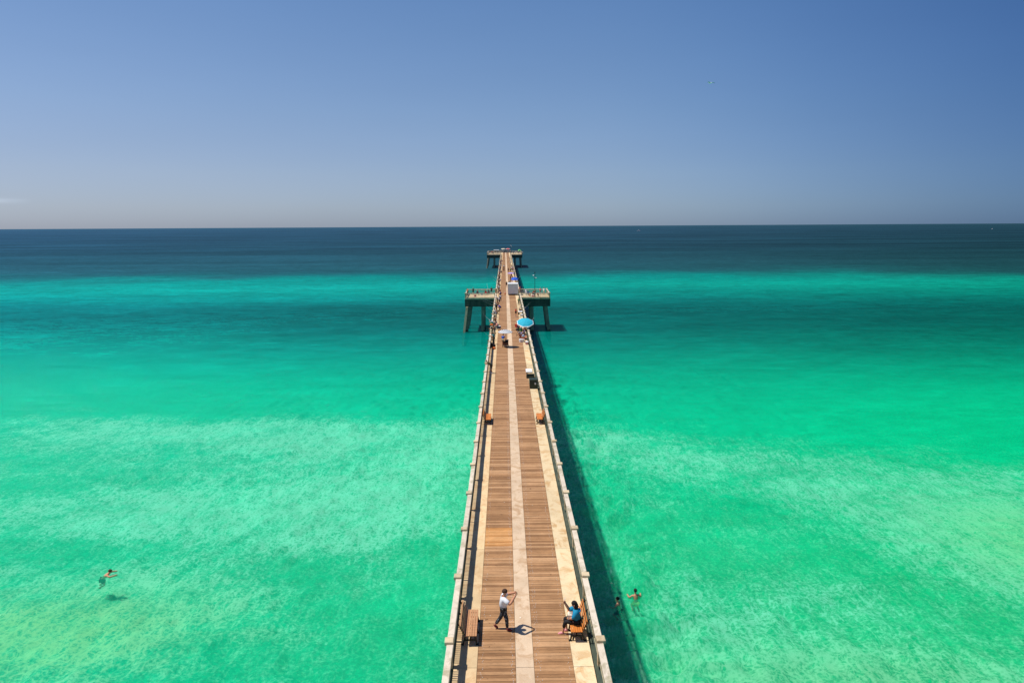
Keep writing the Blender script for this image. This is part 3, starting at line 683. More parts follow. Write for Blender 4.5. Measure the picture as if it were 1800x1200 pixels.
        b0 = len(shoes.v); shoes.ball((0, 0, 0), .055, 10, 6, (0.9, 2.35, 0.9))
        shoes.v[b0:] = [tuple(q @ Vector(v)+m) for v in shoes.v[b0:]]
    hair = MB(); c = hd+upv*.035-fwd*.012
    q = Vector((0, 0, 1)).rotation_difference((upv*1.0-fwd*.55).normalized()).to_matrix()
    hair.ball((0, 0, 0), .107, 12, 6, (0.93, 1.05, 1.0), lo=-0.25); hair.v = [tuple(q @ Vector(v)+c) for v in hair.v]
    q2 = Vector((0, 0, 1)).rotation_difference(upv).to_matrix()
    capm = MB(); capm.ball((0, 0, 0), .106, 12, 5, (0.95, 1.05, .95), lo=0.0); capm.add([(-.07, .09, .01), (.07, .09, .01), (.055, .20, -.01), (-.055, .20, -.01), (-.07, .09, .022), (.07, .09, .022), (.055, .20, .0), (-.055, .20, .0)], [(0, 3, 2, 1), (4, 5, 6, 7), (2, 3, 7, 6), (0, 4, 7, 3), (1, 2, 6, 5)])
    capm.v = [tuple(q2 @ Vector(v)+hd+upv*.045) for v in capm.v]
    st = MB(); st.ball((0, 0, 0), .108, 12, 4, (0.95, 1.05, .95), lo=0.0)
    rr_ = []
    for k in range(16):
        w = math.pi*2*k/16; rr_ += [(.10*math.cos(w), .105*math.sin(w), .012), (.20*math.cos(w), .215*math.sin(w), -.018)]
    st.add(rr_, [(2*k, 2*k+1, 2*((k+1) % 16)+1, 2*((k+1) % 16)) for k in range(16)]); st.v = [tuple(q2 @ Vector(v)+hd+upv*.045) for v in st.v]
    _pc[pose] = dict(body=body, shirt=skin_mesh('shirt', Js, Es), shorts=skin_mesh('shorts', Jt, Et), trousers=skin_mesh('trousers', Jl, El),
        shoes=shoes.mesh('shoes', [pm('black')], True), hair=hair.mesh('hair', [pm('hairdark')], True), cap=capm.mesh('cap', [pm('white')], True),
        straw_hat=st.mesh('straw_hat', [pm('straw')], True), fwd=fwd, upv=upv, hd=hd)
    return _pc[pose]
def part(name, me, parent, mat):
    o = bpy.data.objects.new(name, me); link(o, parent); o.material_slots[0].link = 'OBJECT'; o.material_slots[0].material = mat; return o
def person(loc, rz, pose, shirt, bottom, head, label, group=None, scale=1.0, trousers=None, shoes='black', hair='hairdark', skin='skin', cat='person'):
    m = person_meshes(pose); t = empty('person', loc, rz); t.scale = (scale,)*3
    tag(t, label, cat, group)
    part('body', m['body'], t, pm(skin))
    if shirt != 'skin': part('shirt', m['shirt'], t, pm(shirt))
    tr = trousers if trousers is not None else (sum(map(ord, label)) % 5 < 2)
    part('trousers' if tr else 'shorts', m['trousers' if tr else 'shorts'], t, pm(bottom))
    if shoes: part('shoe_pair', m['shoes'], t, pm(shoes))
    part('hair', m['hair'], t, pm(hair))
    if head.endswith('cap'): part('cap', m['cap'], t, pm(head[:-3]))
    elif head == 'strawhat': part('straw_hat', m['straw_hat'], t, pm('straw'))
    return t
def face(t, pose):
    m = _pc[pose]; e = MB(); f, u, h = m['fwd'], m['upv'], m['hd']
    for s in (-1, 1):
        MB().ball(tuple(h+f*.083+Vector((s*.032, 0, 0))+u*.02), .011, 8, 5).build('eye', pm('hairdark'), t)
        MB().ball(tuple(h+Vector((s*.092, 0, 0))), .02, 8, 5, (.5, .9, 1.3)).build('ear', pm('skin'), t)
    MB().ball(tuple(h+f*.085-u*.042), .02, 8, 4, (1.2, .4, .35)).build('mouth', pm('maroon'), t)

def mat_camo():
    t = NT('patterned_trousers'); tc = t.n('ShaderNodeTexCoord'); n = t.noise(tc.outputs['Object'], 15, 3, 0.6)
    c = t.ramp(n, [(0.44, lin(30, 34, 38)), (0.5, lin(70, 76, 80)), (0.62, lin(170, 172, 168))], 'CONSTANT'); return t.finish(c, 0.8)
_mats['camo'] = mat_camo(); PAL['camo'] = (0, 0, 0)
# the walking photographer
t = person((-0.16, 26.70, ZD), math.radians(-84), 'photo', 'white', 'camo', 'none',
    'man in white t-shirt and dark patterned trousers walking with arms raised to take a photo', trousers=True, shoes='maroon', hair='hairbrown', scale=1.04)
face(t, 'photo')
ph = MB().box((0, 0, 0), (.155, .010, .075)); o = ph.build('phone', M_BLACKM, None); tag(o, 'black phone held up in both hands by the walking man', 'phone')
o.location = Vector((-0.16, 26.70, ZD))+Matrix.Rotation(math.radians(-84), 3, 'Z') @ Vector((0, .57, 1.59)); o.rotation_euler = (0, 0, math.radians(-84))
# the woman on the bench
PAL['bluejacket'] = (20, 130, 165); PAL['redwhite'] = (226, 150, 155); PAL['cream'] = (225, 210, 190)
t = person((2.76, 26.42, ZD-.03), math.radians(86), 'phone', 'bluejacket', 'black', 'none',
    'woman in bright blue jacket sitting on the right hand bench and holding up a phone', trousers=True, shoes='redwhite', hair='hairdark', scale=1.1)
face(t, 'phone')
hb = MB().ball((0, -.05, 1.10), .105, 12, 6, (1.0, .8, 1.5)); hb.build('long_hair', pm('hairdark'), t, True)
MB().ball((0, -.14, .94), .13, 12, 6, (1.1, .75, .45)).build('hood', pm('bluejacket'), t, True)
Rw = Matrix.Rotation(math.radians(86), 3, 'Z')
o = MB().box((0, 0, 0), (.075, .011, .15)).build('phone', pm('white')); tag(o, 'white phone held up by the woman on the bench', 'phone')
o.location = Vector((2.80, 26.42, ZD))+Rw @ Vector((.22, .45, 1.34)); o.rotation_euler = (0.2, 0, math.radians(86))
hbm = MB().bevbox((0, 0, .11), (.30, .16, .22), 0.03); hbg = hbm.build('handbag', pm('cream')); tag(hbg, 'cream handbag resting on the lap of the woman on the bench', 'handbag')
hd_ = MB()
for k in range(8):
    a0, a1 = math.pi*k/8, math.pi*(k+1)/8; hd_.bar((.1*math.cos(a0), 0, .22+.1*math.sin(a0)), (.1*math.cos(a1), 0, .22+.1*math.sin(a1)), .009, 6)
hd_.build('handle', pm('maroon'), hbg)
hbg.location = Vector((2.80, 26.42, ZD))+Rw @ Vector((-.02, .24, .68)); hbg.rotation_euler = (0, 0, math.radians(86))

# swimmers standing on the sand, chest deep
def swimmer(x, y, rz, bottom, hair, label, depth=-1.52, shirt='skin', pose='swim'):
    return person((x, y, depth), math.radians(rz), pose, shirt, bottom, 'none', label, shoes=None, hair=hair, trousers=False, scale=1.2, group='people swimming beside the pier')
swimmer(-28.6, 47.1, -75, 'black', 'hairbrown', 'brown haired swimmer with arms spread, alone in the pale green water on the left', -1.60, pose='float')
swimmer(8.55, 43.1, 10, 'yellow', 'hairdark', 'bare backed swimmer in yellow shorts, farther right of the two beside the pier shadow', -1.40)
swimmer(7.3, 42.4, 60, 'black', 'hairdark', 'dark haired swimmer at the edge of the pier shadow', -1.56)

CROWD = [
 (-1.75,78.0,'lean',78,'olive','black','pinkcap','bent far over the railing and nearest to the grey bins'),
 (-1.64,97.8,'rail',95,'teal','black','blackhair','beside the wagon under the striped umbrella'),
 (-1.90,101.3,'rail',85,'khaki','khaki','strawhat','next to the teal shirted angler'),
 (-0.34,96.8,'push',-12,'blue','beige','blackhair','pushing the wagon under the striped umbrella'),
 (-2.00,112.8,'lean',85,'paleblue','grey','whitecap','leaning over the rail by the orange bag'),
 (-1.66,118.1,'stand',110,'tan','brown','strawhat','just beyond the orange bag on the rail'),
 (-1.44,112.1,'sit',100,'pink','grey','brownhair','beside the white and blue cooler'),
 (-1.82,127.2,'rail',90,'white','white','brownhair','between the grey shirt and the straw hat'),
 (-1.76,137.7,'rail',75,'grey','black','greycap','facing the water next to the violet shirt'),
 (-1.07,138.6,'crouch',100,'violet','navy','brownhair','in the middle of the wooden boards'),
 (-1.58,144.6,'sit',90,'maroon','tan','brownhair','nearest of the seated trio before the left platform'),
 (-1.22,148.9,'stand',60,'white','black','blackhair','in the seated trio before the left platform'),
 (-1.75,152.3,'rail',90,'white','grey','blackhair','where the rail meets the left platform'),
 (2.89,146.5,'stand',170,'green','olive','brownhair','on the concrete strip in front of the kiosk'),
 (1.97,127.8,'stand',-80,'red','black','strawhat','beside the white folding table'),
 (1.97,112.0,'sit',-50,'orange','black','blackhair','at the left edge of the turquoise umbrella'),
 (2.21,108.9,'sit',-90,'navy','grey','brownhair','in front of the turquoise umbrella'),
 (2.60,107.7,'sit',-60,'grey','olive','greycap','in the middle before the turquoise umbrella'),
 (3.17,107.7,'sit',-95,'maroon','black','brownhair','against the rail before the turquoise umbrella'),
 (2.61,104.9,'recline',75,'lilac','lilac','brownhair','with bare legs stretched out over the boards'),
 (2.70,100.1,'crouch',80,'paleblue','red','whitecap','bent forward nearest to the bare concrete strip'),
 (3.00,99.1,'crouch',10,'skin','black','brownhair','bare shouldered by the pink cooler'),
 (0.44,191.0,'walk',5,'black','black','blackhair','alone on the centre strip beside the kiosk'),
 (-1.44,174.7,'sit',100,'black','grey','brownhair','seated at the left rail opposite the kiosk'),
 (-1.20,167.4,'sit',80,'violet','black','blackhair','opposite the front of the kiosk'),
 (-1.49,189.4,'sit',90,'black','white','whitecap','on the far side of the left platform gap'),
 (-1.52,182.5,'crouch',95,'paleblue','navy','brownhair','next to the black shirt and white cap'),
 (-1.75,232.8,'rail',90,'red','grey','brownhair','opposite the lilac umbrella'),
 (-1.55,222.6,'rail',85,'black','brown','blackhair','one step nearer than the red shirt'),
 (-1.55,208.9,'sit',100,'white','black','brownhair','opposite the blue umbrella'),
 (-1.93,200.6,'rail',90,'green','grey','greycap','beside the two leaning fishing rods'),
 (-2.06,359.6,'rail',90,'white','black','whitecap','nearest the end platform'),
 (-1.79,336.0,'sit',100,'olive','olive','strawhat','in the far left line'),
 (-1.51,315.3,'stand',90,'pink','grey','brownhair','in the far left line'),
 (-2.11,301.5,'rail',80,'white','red','redcap','in the far left line by the pink shirt'),
 (-1.48,292.8,'stand',20,'pink','black','blackhair','a step off the left rail'),
 (-2.11,280.8,'sit',90,'orange','tan','brownhair','in the far left line'),
 (-1.45,276.9,'stand',100,'paleblue','black','whitecap','beside the orange shirt'),
 (-1.75,262.7,'rail',90,'navy','grey','brownhair','in the far left line'),
 (-1.89,249.9,'rail',90,'blue','white','brownhair','at the near end of the far left line'),
 (-1.35,246.8,'sit',80,'grey','black','greycap','at the near end of the far left line'),
 (-0.33,273.1,'walk',10,'white','black','blackhair','walking away on the boards left of centre'),
 (-0.35,252.8,'walk',-10,'brown','brown','blackhair','walking behind the white shirt'),
 (1.22,252.7,'walk',175,'brown','maroon','blackhair','walking on the boards right of centre'),
 (2.40,352.9,'rail',-90,'white','black','brownhair','near the end platform'),
 (2.63,319.8,'sit',-90,'tan','olive','strawhat','in the far right line'),
 (2.38,301.0,'stand',-60,'white','tan','brownhair','in the far right line'),
 (2.79,284.3,'sit',-90,'maroon','black','redcap','in the far right line'),
 (3.00,255.8,'rail',-90,'red','grey','brownhair','in the far right line beyond the lilac umbrella'),
 (2.16,259.1,'crouch',-40,'green','black','blackhair','off the right rail beyond the lilac umbrella'),
 (3.17,243.5,'rail',-85,'white','grey','brownhair','right behind the lilac umbrella'),
 (2.66,243.6,'sit',-90,'yellow','tan','strawhat','behind the lilac umbrella'),
 (1.73,213.0,'stand',-70,'maroon','brown','blackhair','left of the blue umbrella'),
 (2.57,219.9,'sit',-90,'brown','black','blackhair','between the lilac and the blue umbrella'),
 (1.47,198.5,'sit',-60,'grey','white','whitecap','left of the white table'),
 (3.27,204.3,'sit',180,'black','tan','brownhair','under the blue umbrella'),
 (3.59,174.4,'rail',-90,'red','white','redcap','squeezed between kiosk and rail'),
 (5.02,167.8,'rail',0,'white','white','brownhair','leftmost on the right hand platform'),
 (6.77,167.0,'sit',0,'red','white','brownhair','beside the lamp post'),
 (8.65,170.4,'stand',20,'pink','grey','whitecap','tallest on the right hand platform'),
 (9.44,169.6,'rail',-20,'white','beige','strawhat','rightmost on the right hand platform'),
 (7.77,165.1,'crouch',180,'red','brown','blackhair','at the near rail of the right hand platform'),
 (-7.75,170.6,'stand',0,'black','black','orangecap','beside the near corner of the left hand platform'),
 (-9.00,169.2,'rail',90,'orange','brown','brownhair','in the outer corner of the left hand platform'),
 (-3.33,171.8,'stand',170,'black','black','blackhair','rightmost on the left hand platform'),
 (-4.06,170.4,'sit',150,'navy','black','blackhair','sitting beside the black clothed stander'),
 (-9.91,425.9,'stand',0,'white','white','whitecap','in the outer left corner of the end platform'),
 (-8.84,424.0,'stand',30,'black','tan','brownhair','second from the outer left corner of the end platform'),
 (-6.98,425.5,'sit',0,'brown','black','strawhat','left of the white awning'),
 (-5.63,427.1,'stand',180,'navy','tan','brownhair','under the left half of the white awning'),
 (-4.08,426.9,'stand',160,'black','black','blackhair','under the right half of the white awning'),
 (-1.20,449.9,'stand',180,'paleblue','navy','whitecap','under the tan umbrella'),
 (-0.11,446.8,'sit',10,'white','black','brownhair','at the right edge of the tan umbrella'),
 (1.15,446.6,'stand',0,'teal','grey','brownhair','under the left edge of the red umbrella'),
 (2.42,448.4,'stand',170,'red','black','blackhair','under the red umbrella'),
 (5.39,425.7,'sit',0,'grey','tan','brownhair','leftmost on the right wing of the end platform'),
 (6.72,422.9,'stand',10,'white','black','whitecap','second on the right wing of the end platform'),
 (8.10,423.6,'sit',180,'brown','olive','brownhair','left of the green umbrella'),
 (9.91,420.8,'stand',0,'yellow','white','strawhat','right of the green umbrella'),
 (10.58,416.5,'rail',-90,'white','tan','whitecap','in the outer right corner of the end platform'),
 (-2.02,105.6,'rail',88,'black','navy','blackhair','in the shade of the left rail by the striped umbrella'),
 (-2.01,94.5,'crouch',70,'black','black','blackhair','behind the orange bag on the left strip'),
 (-1.92,123.3,'rail',95,'grey','black','strawhat','at the left rail opposite the turquoise umbrella'),
 (-1.35,132.2,'crouch',120,'beige','tan','brownhair','on the left boards beyond the pink shirt'),
 (-0.99,154.6,'stand',20,'white','black','blackhair','on the boards before the left platform gap'),
 (3.09,112.6,'stand',-90,'white','grey','strawhat','right under the turquoise umbrella'),
 (3.61,110.1,'rail',-85,'black','black','blackhair','at the right rail behind the turquoise umbrella pole'),
 (2.23,103.2,'crouch',70,'grey','navy','greycap','on the boards by the lilac shorts'),
 (2.63,102.2,'sit',100,'black','maroon','blackhair','between the lilac shorts and the pale blue shirt'),
 (2.96,133.8,'sit',-90,'grey','black','whitecap','at the white folding table'),
 (-1.88,217.8,'rail',92,'brown','black','blackhair','in the left line opposite the blue umbrella'),
 (-1.71,267.9,'sit',60,'pink','white','whitecap','in the middle of the far left line'),
 (-2.13,271.5,'rail',90,'black','grey','blackhair','between the orange and navy shirts'),
 (-1.48,325.3,'sit',80,'teal','black','brownhair','behind the pink shirt of the far left line'),
 (-1.87,310.6,'rail',95,'brown','black','strawhat','near the olive shirt of the far left line'),
 (2.63,338.3,'rail',-90,'black','olive','blackhair','third from the end on the right rail'),
 (2.49,267.5,'sit',-80,'white','black','whitecap','in the far right line by the maroon shirt'),
 (2.83,262.3,'rail',-90,'blue','black','brownhair','next to the red shirt on the far right rail'),
 (3.16,229.8,'rail',-88,'black','grey','blackhair','between the two blue umbrellas at the right rail'),
 (2.11,227.3,'stand',-60,'red','black','blackhair','short of the lilac umbrella'),
 (3.37,194.5,'rail',-90,'teal','black','brownhair','behind the kiosk at the right rail'),
 (5.52,168.4,'sit',10,'grey','black','strawhat','second on the right hand platform'),
 (7.18,167.0,'stand',170,'khaki','brown','brownhair','right of the lamp post'),
 (-4.81,169.7,'sit',40,'brown','olive','strawhat','third from the right on the left hand platform'),
 (-6.58,169.1,'sit',-20,'maroon','black','whitecap','in the middle of the left hand platform'),
 (0.43,448.7,'rail',0,'black','black','blackhair','in the middle of the seaward end'),
 (3.44,439.6,'rail',0,'grey','black','brownhair','at the foot of the far lamp post'),
 (-7.65,424.7,'rail',0,'red','black','blackhair','third on the left wing of the end platform'),
]
HN = dict(blackhair='hairdark', brownhair='hairbrown')
VB = dict(lean='leaning', rail='standing', stand='standing', walk='walking', push='walking', sit='sitting', recline='reclining', crouch='crouching')
def cn(c): return {'paleblue': 'pale blue', 'skin': 'no'}.get(c, c)
for (x, y, pose, rot, sh, bt, hdg, where) in CROWD:
    hat = {'strawhat': ', straw hat'}.get(hdg, ', '+hdg[:-3]+' cap' if hdg.endswith('cap') else '')
    top = 'bare shouldered person' if sh == 'skin' else 'person in '+cn(sh)+' shirt'
    lab = '%s%s %s %s' % (top, hat, VB[pose], where.replace('standing ', ''))
    w = lab.split()
    if len(w) > 16: lab = ' '.join(w[:16])
    sc = 0.95+0.09*random.random()
    person((x, y, ZD+0.005), math.radians(rot+random.uniform(-8, 8)), pose, sh, bt, hdg, lab, 'anglers and visitors on the pier', sc,
        shoes=random.choice(['black', 'white', 'brown']), hair=HN.get(hdg, 'hairbrown'))

# chairs under the sitters
def chair(x, y, rz, col, label):
    t = empty('folding_chair', (x, y, ZD+0.004), rz); tag(t, label, 'chair', 'folding chairs on the pier')
    MB().box((0, -.04, .39), (.50, .44, .03)).build('seat', pm(col), t)
    MB().box((0, -.32, .66), (.50, .03, .46), Matrix.Rotation(math.radians(10), 3, 'X')).build('backrest', pm(col), t)
    for s in (-1, 1):
        MB().bar((s*.25, .20, .38), (s*.25, -.28, 0), .013, 6).build('leg', M_BLACKM, t)
        MB().bar((s*.25, -.30, .9), (s*.25, .18, 0), .013, 6).build('leg', M_BLACKM, t)
    return t
cc = ['navy', 'green', 'maroon', 'grey', 'black', 'blue', 'teal', 'red']
for i, (x, y, pose, rot, sh, bt, hdg, where) in enumerate(CROWD):
    if pose in ('sit', 'recline'):
        chair(x, y, math.radians(rot), cc[i % 8], ' '.join(('%s folding chair under the %s shirt %s' % (cc[i % 8], cn(sh), where.replace('seated ', ''))).split()[:15]))

# ------------------------------------------------------------------ gear on the deck
def cooler(x, y, rz, body, lid, label, s=1.0, z=ZD):
    t = empty('cooler', (x, y, z+0.004), rz); t.scale = (s,)*3; tag(t, label, 'cooler', 'coolers on the pier')
    MB().box((0, 0, .17), (.62, .38, .34), taper=1.06).build('box', pm(body), t)
    l = MB().bevbox((0, 0, .375), (.68, .43, .07), 0.02).build('lid', pm(lid), t)
    for sx in (-1, 1): MB().box((sx*.345, 0, .24), (.03, .16, .05)).build('handle', pm('grey_light'), t)
    return t
cooler(-1.08, 113.4, 0.2, 'denim', 'white', 'blue cooler with white lid on the boards left of centre')
cooler(3.10, 128.6, 1.4, 'white', 'white', 'white cooler by the right railing beyond the turquoise umbrella')
cooler(2.35, 99.6, 0.4, 'white', 'white', 'white cooler at the near end of the group by the turquoise umbrella')
cooler(3.05, 97.6, 1.5, 'pink', 'white', 'pink cooler with white lid against the right railing')
cooler(2.9, 200.8, 0.1, 'white', 'white', 'white cooler beyond the kiosk under the blue umbrella')
cooler(6.0, 171.8, 0.4, 'white', 'black', 'white cooler with black lid on the right hand platform')
cooler(-5.6, 169.5, 0.1, 'white', 'white', 'white cooler on the left hand platform')
cooler(-7.1, 166.0, 1.2, 'pink', 'red', 'pink cooler near the front of the left hand platform')
cooler(6.6, 165.2, 0.2, 'pink', 'white', 'pink cooler at the foot of the lamp post')

def bag(x, y, z, col, label, s=1.0, rz=0.0):
    t = empty('bag', (x, y, z), rz); t.scale = (s,)*3; tag(t, label, 'bag')
    MB().ball((0, 0, .16), .22, 12, 7, (1.3, .8, .75)).build('pouch', pm(col), t, True)
    h = MB()
    for k in range(6):
        a0, a1 = math.pi*k/6, math.pi*(k+1)/6; h.bar((.14*math.cos(a0), 0, .28+.13*math.sin(a0)), (.14*math.cos(a1), 0, .28+.13*math.sin(a1)), .014, 6)
    h.build('handle', pm('black'), t)
bag(-1.57, 93.8, ZD, 'orange', 'orange bag on the left concrete strip near the striped umbrella', 1.0)
bag(-2.14, 108.7, ZD+1.14, 'orange', 'orange bag lying on top of the left railing post', 1.0)
bag(-2.14, 111.5, ZD+1.05, 'green', 'green bag lying on top of the left railing', 0.8)
bag(-1.75, 95.2, ZD, 'black', 'large black bag in the shade of the left railing', 1.5)
bag(2.0, 110.6, ZD, 'black', 'black backpack left of the turquoise umbrella', 1.2)
bag(-1.2, 165.6, ZD, 'grey', 'grey bag on the boards by the left platform opening', 1.0)

def bucket(x, y, col, label):
    t = empty('bucket', (x, y, ZD+0.004)); tag(t, label, 'bucket', 'bait buckets')
    m = MB()
    n = 14
    for k in range(n):
        a0, a1 = 2*math.pi*k/n, 2*math.pi*(k+1)/n
        m.add([(.13*math.cos(a0), .13*math.sin(a0), 0), (.13*math.cos(a1), .13*math.sin(a1), 0), (.16*math.cos(a1), .16*math.sin(a1), .36), (.16*math.cos(a0), .16*math.sin(a0), .36)], [(0, 1, 2, 3)])
    m.add([(.13*math.cos(2*math.pi*k/n), .13*math.sin(2*math.pi*k/n), .01) for k in range(n)], [tuple(range(n))]); m.build('pail', pm(col), t)
    h = MB()
    for k in range(6):
        a0, a1 = math.pi*k/6, math.pi*(k+1)/6; h.bar((.16*math.cos(a0), .04, .36+.1*math.sin(a0)), (.16*math.cos(a1), .04, .36+.1*math.sin(a1)), .006, 5)
    h.build('handle', M_ZINC, t)
for (x, y, c, l) in ((-1.5, 119.5, 'white', 'white bucket on the left strip beyond the blue cooler'), (-1.6, 107, 'beige', 'beige bucket on the left strip this side of the blue cooler'),
                     (2.6, 131.5, 'black', 'black bucket beside the white folding table'), (-1.35, 160.5, 'blue', 'blue bucket short of the left platform'),
                     (2.5, 193.0, 'white', 'white bucket beyond the kiosk near the blue umbrella'), (-1.7, 216, 'white', 'white bucket at the far left rail opposite the lilac umbrella'),
                     (2.4, 226, 'white', 'white bucket on the right strip behind the lilac umbrella'), (5.9, 166.5, 'orange', 'orange bucket on the right hand platform')):
    bucket(x, y, c, l)

def table(x, y, label):
    t = empty('folding_table', (x, y, ZD+0.004)); tag(t, label, 'table', 'white folding tables')
    MB().bevbox((0, 0, .72), (.8, 1.2, .04), 0.01).build('tabletop', pm('white'), t)
    for sx in (-1, 1):
        for sy_ in (-1, 1): MB().bar((sx*.33, sy_*.5, .70), (sx*.36, sy_*.54, 0), .015, 6).build('leg', M_BLACKM, t)
table(2.85, 130.3, 'white folding table by the right railing with gear around it')
table(2.2, 201.5, 'white folding table under the edge of the blue umbrella')

# bird droppings spattered on strips and caps
dr = MB(); r_ = random.Random(11)
for k in range(90):
    y = 23+62*r_.random()**1.5; x = r_.choice([r_.uniform(-1.95, 3.2), r_.uniform(2.5, 3.2), r_.uniform(-1.9, -1.2), r_.uniform(.3, 1.0)]); a0 = r_.uniform(.012, .035); st_ = r_.uniform(.6, 1.8)
    dr.add([(x+a0*math.cos(w)*r_.uniform(.6, 1), y+a0*st_*math.sin(w)*r_.uniform(.6, 1), ZD+.0085) for w in (0, .8, 1.6, 2.4, 3.2, 4.0, 4.8, 5.6)], [tuple(range(8))])
o = dr.build('bird_droppings', simple('droppings', (226, 220, 204), .9, .2)); tag(o, 'small pale bird droppings spattered over boards and strips', 'droppings', kind='stuff')
# wheeled wagon under the striped umbrella
t = empty('beach_wagon', (0.02, 95.9, ZD+0.004)); tag(t, 'loaded dark beach wagon under the striped umbrella', 'wagon')
MB().box((0, 0, .30), (.70, 1.1, .05)).build('floor', pm('black'), t)
for s in (-1, 1):
    MB().box((s*.35, 0, .48), (.03, 1.1, .34)).build('side_panel', pm('black'), t); MB().box((0, s*.55, .48), (.70, .03, .34)).build('end_panel', pm('brown'), t)
    for q in (-1, 1): MB().bar((s*.36, q*.4, .14), (s*.43, q*.4, .14), .14, 14).build('wheel', pm('black'), t)
MB().bar((0, -.55, .45), (-.1, -.95, .95), .015, 6).build('handle', M_BLACKM, t)
t = empty('storage_crate', (0.20, 95.9, ZD+.36)); tag(t, 'black crate riding on the right side of the wagon', 'crate')
MB().box((0, 0, .25), (.44, .6, .5), taper=1.05).build('box', pm('black'), t); MB().bevbox((0, 0, .53), (.5, .66, .06), .015).build('lid', M_BLACKM, t)

def umbrella(x, y, z, R, H, tilt, colA, colB, label, n=8, rings=None, foot=None, az=0.0, border=None):
    """canopy centred at (x, y, z); tilt leans it towards -Y"""
    t = empty('umbrella', (x, y, ZD+0.004) if foot is None else foot); tag(t, label, 'umbrella', 'umbrellas on the pier')
    base = t.location.copy(); top = Vector((x, y, ZD+z))-base
    q = Matrix.Rotation(az, 3, 'Z') @ Matrix.Rotation(tilt, 3, 'X')
    prof = rings or [(0, H), (.35, H*.86), (.7, H*.52), (.93, H*.12), (1.0, 0)]
    m = MB(); mats = [pm(colA), pm(colB), pm(border or colB)]
    def P(r, h, k, sag=0.0):
        a = 2*math.pi*(k+.5)/n; return tuple(q @ Vector((R*r*math.cos(a), R*r*math.sin(a), h-sag))+top)
    for i in range(len(prof)-1):
        for k in range(n):
            a = [P(*prof[i], k), P(*prof[i], k+1), P(*prof[i+1], k+1), P(*prof[i+1], k)]
            if rings: mi = i % 2
            else: mi = 2 if i == len(prof)-2 and border else (k % 2 if colA != colB and border is None else 0)
            m.add(a, [(0, 3, 2, 1)] if prof[i][0] else [(0, 3, 2)], mi)
    m.build('canopy', mats, t)
    rb = MB()
    for k in range(n):
        rb.bar(P(.02, H-.015, k), P(.7, H*.52-.02, k), .008, 5).bar(P(.7, H*.52-.02, k), P(1, -.01, k), .008, 5)
    rb.build('rib', pm('grey_light'), t)
    MB().ball(tuple(q @ Vector((0, 0, H+.03))+top), .035, 8, 5).build('finial', pm('grey_light'), t)
    MB().bar((0, 0, 0), tuple(top*0.62), .019, 8).bar(tuple(top*0.62), tuple(q @ Vector((0, 0, H))+top), .017, 8).build('pole', M_BLACKM if n == 16 else pm('white'), t)
    return t
umbrella(3.06, 106.0, 1.95, 1.36, .42, math.radians(24), 'turquoise', 'turquoise', 'large turquoise umbrella with white trim tilted over the right railing', border='white', az=0.05, foot=(3.0, 106.6, ZD+.004))
umbrella(0.0, 95.4, 2.10, 1.02, .34, math.radians(4), 'white', 'black', 'round black and white striped umbrella over the wagon', n=16, az=-0.05, foot=(0.12, 95.6, ZD+.36),
    rings=[(0, .34), (.12, .335), (.22, .32), (.34, .30), (.44, .27), (.56, .23), (.64, .20), (.78, .13), (.86, .09), (.96, .03), (1.0, 0)])
PAL['royal'] = (35, 95, 215)
umbrella(2.72, 195.5, 1.95, 1.05, .42, math.radians(20), 'royal', 'blue', 'bright blue umbrella behind the grey kiosk')
umbrella(1.9, 218.5, 2.0, 1.15, .26, math.radians(2), 'lilac', 'lilac', 'lilac umbrella farther out than the blue one')
umbrella(-0.9, 446.0, 2.2, 1.6, .45, 0.05, 'beige', 'beige', 'tan umbrella at the seaward end of the pier')
umbrella(2.1, 445.5, 2.2, 1.6, .45, 0.05, 'pink', 'red', 'red and pink umbrella at the seaward end of the pier')
umbrella(8.9, 423.5, 2.1, 1.0, .6, 0.3, 'lime', 'green', 'light green umbrella on the right wing of the end platform')

# white awning on the end platform
t = empty('awning', (-5.0, 428.0, ZD)); tag(t, 'white shade awning on the left wing of the end platform', 'awning')
MB().bevbox((0, 0, 2.3), (3.4, 2.4, .16), .06).build('roof', pm('white'), t)
for sx in (-1, 1):
    for s_ in (-1, 1): MB().bar((sx*1.55, s_*1.1, 2.22), (sx*1.55, s_*1.1, 0), .03, 6).build('leg', pm('grey_light'), t)

# grey kiosk
M_KIOSK = simple('kiosk_paint', (205, 207, 210), 0.6, 0.07, 2.0)
t = empty('kiosk', (1.93, 170.1, ZD+0.004)); tag(t, 'grey windowless kiosk with white edges standing in the middle of the pier', 'kiosk')
MB().box((0, 0, 1.50), (2.36, 2.5, 2.36)).build('wall', M_KIOSK, t)
MB().bevbox((0, 0, 2.76), (2.56, 2.7, .14), .05).build('roof', pm('white'), t)
for sx in (-1, 1):
    for s_ in (-1, 1):
        MB().box((sx*1.19, s_*1.26, 1.5), (.07, .07, 2.40)).build('corner_trim', pm('white'), t)
        MB().bar((sx*.95, s_*.95, 0.16), (sx*1.07, s_*.95, 0.16), .16, 12).build('wheel', pm('black'), t)
MB().box((0, 0, .26), (2.3, 2.4, .12)).build('chassis', M_BLACKM, t)
d = MB().box((-1.195, 0.2, 1.35), (.03, .85, 2.0)).build('door', pm('grey_light'), t); MB().box((-1.225, .5, 1.3), (.03, .05, .14)).build('handle', M_BLACKM, d)
MB().box((-0.1, -1.262, 2.2), (.10, .012, .06)).build('vent', pm('grey'), t)
MB().box((0, -1.2, .16), (.06, 1.0, .06)).box((0, -1.75, .12), (.16, .16, .24)).build('tow_bar', M_BLACKM, t)

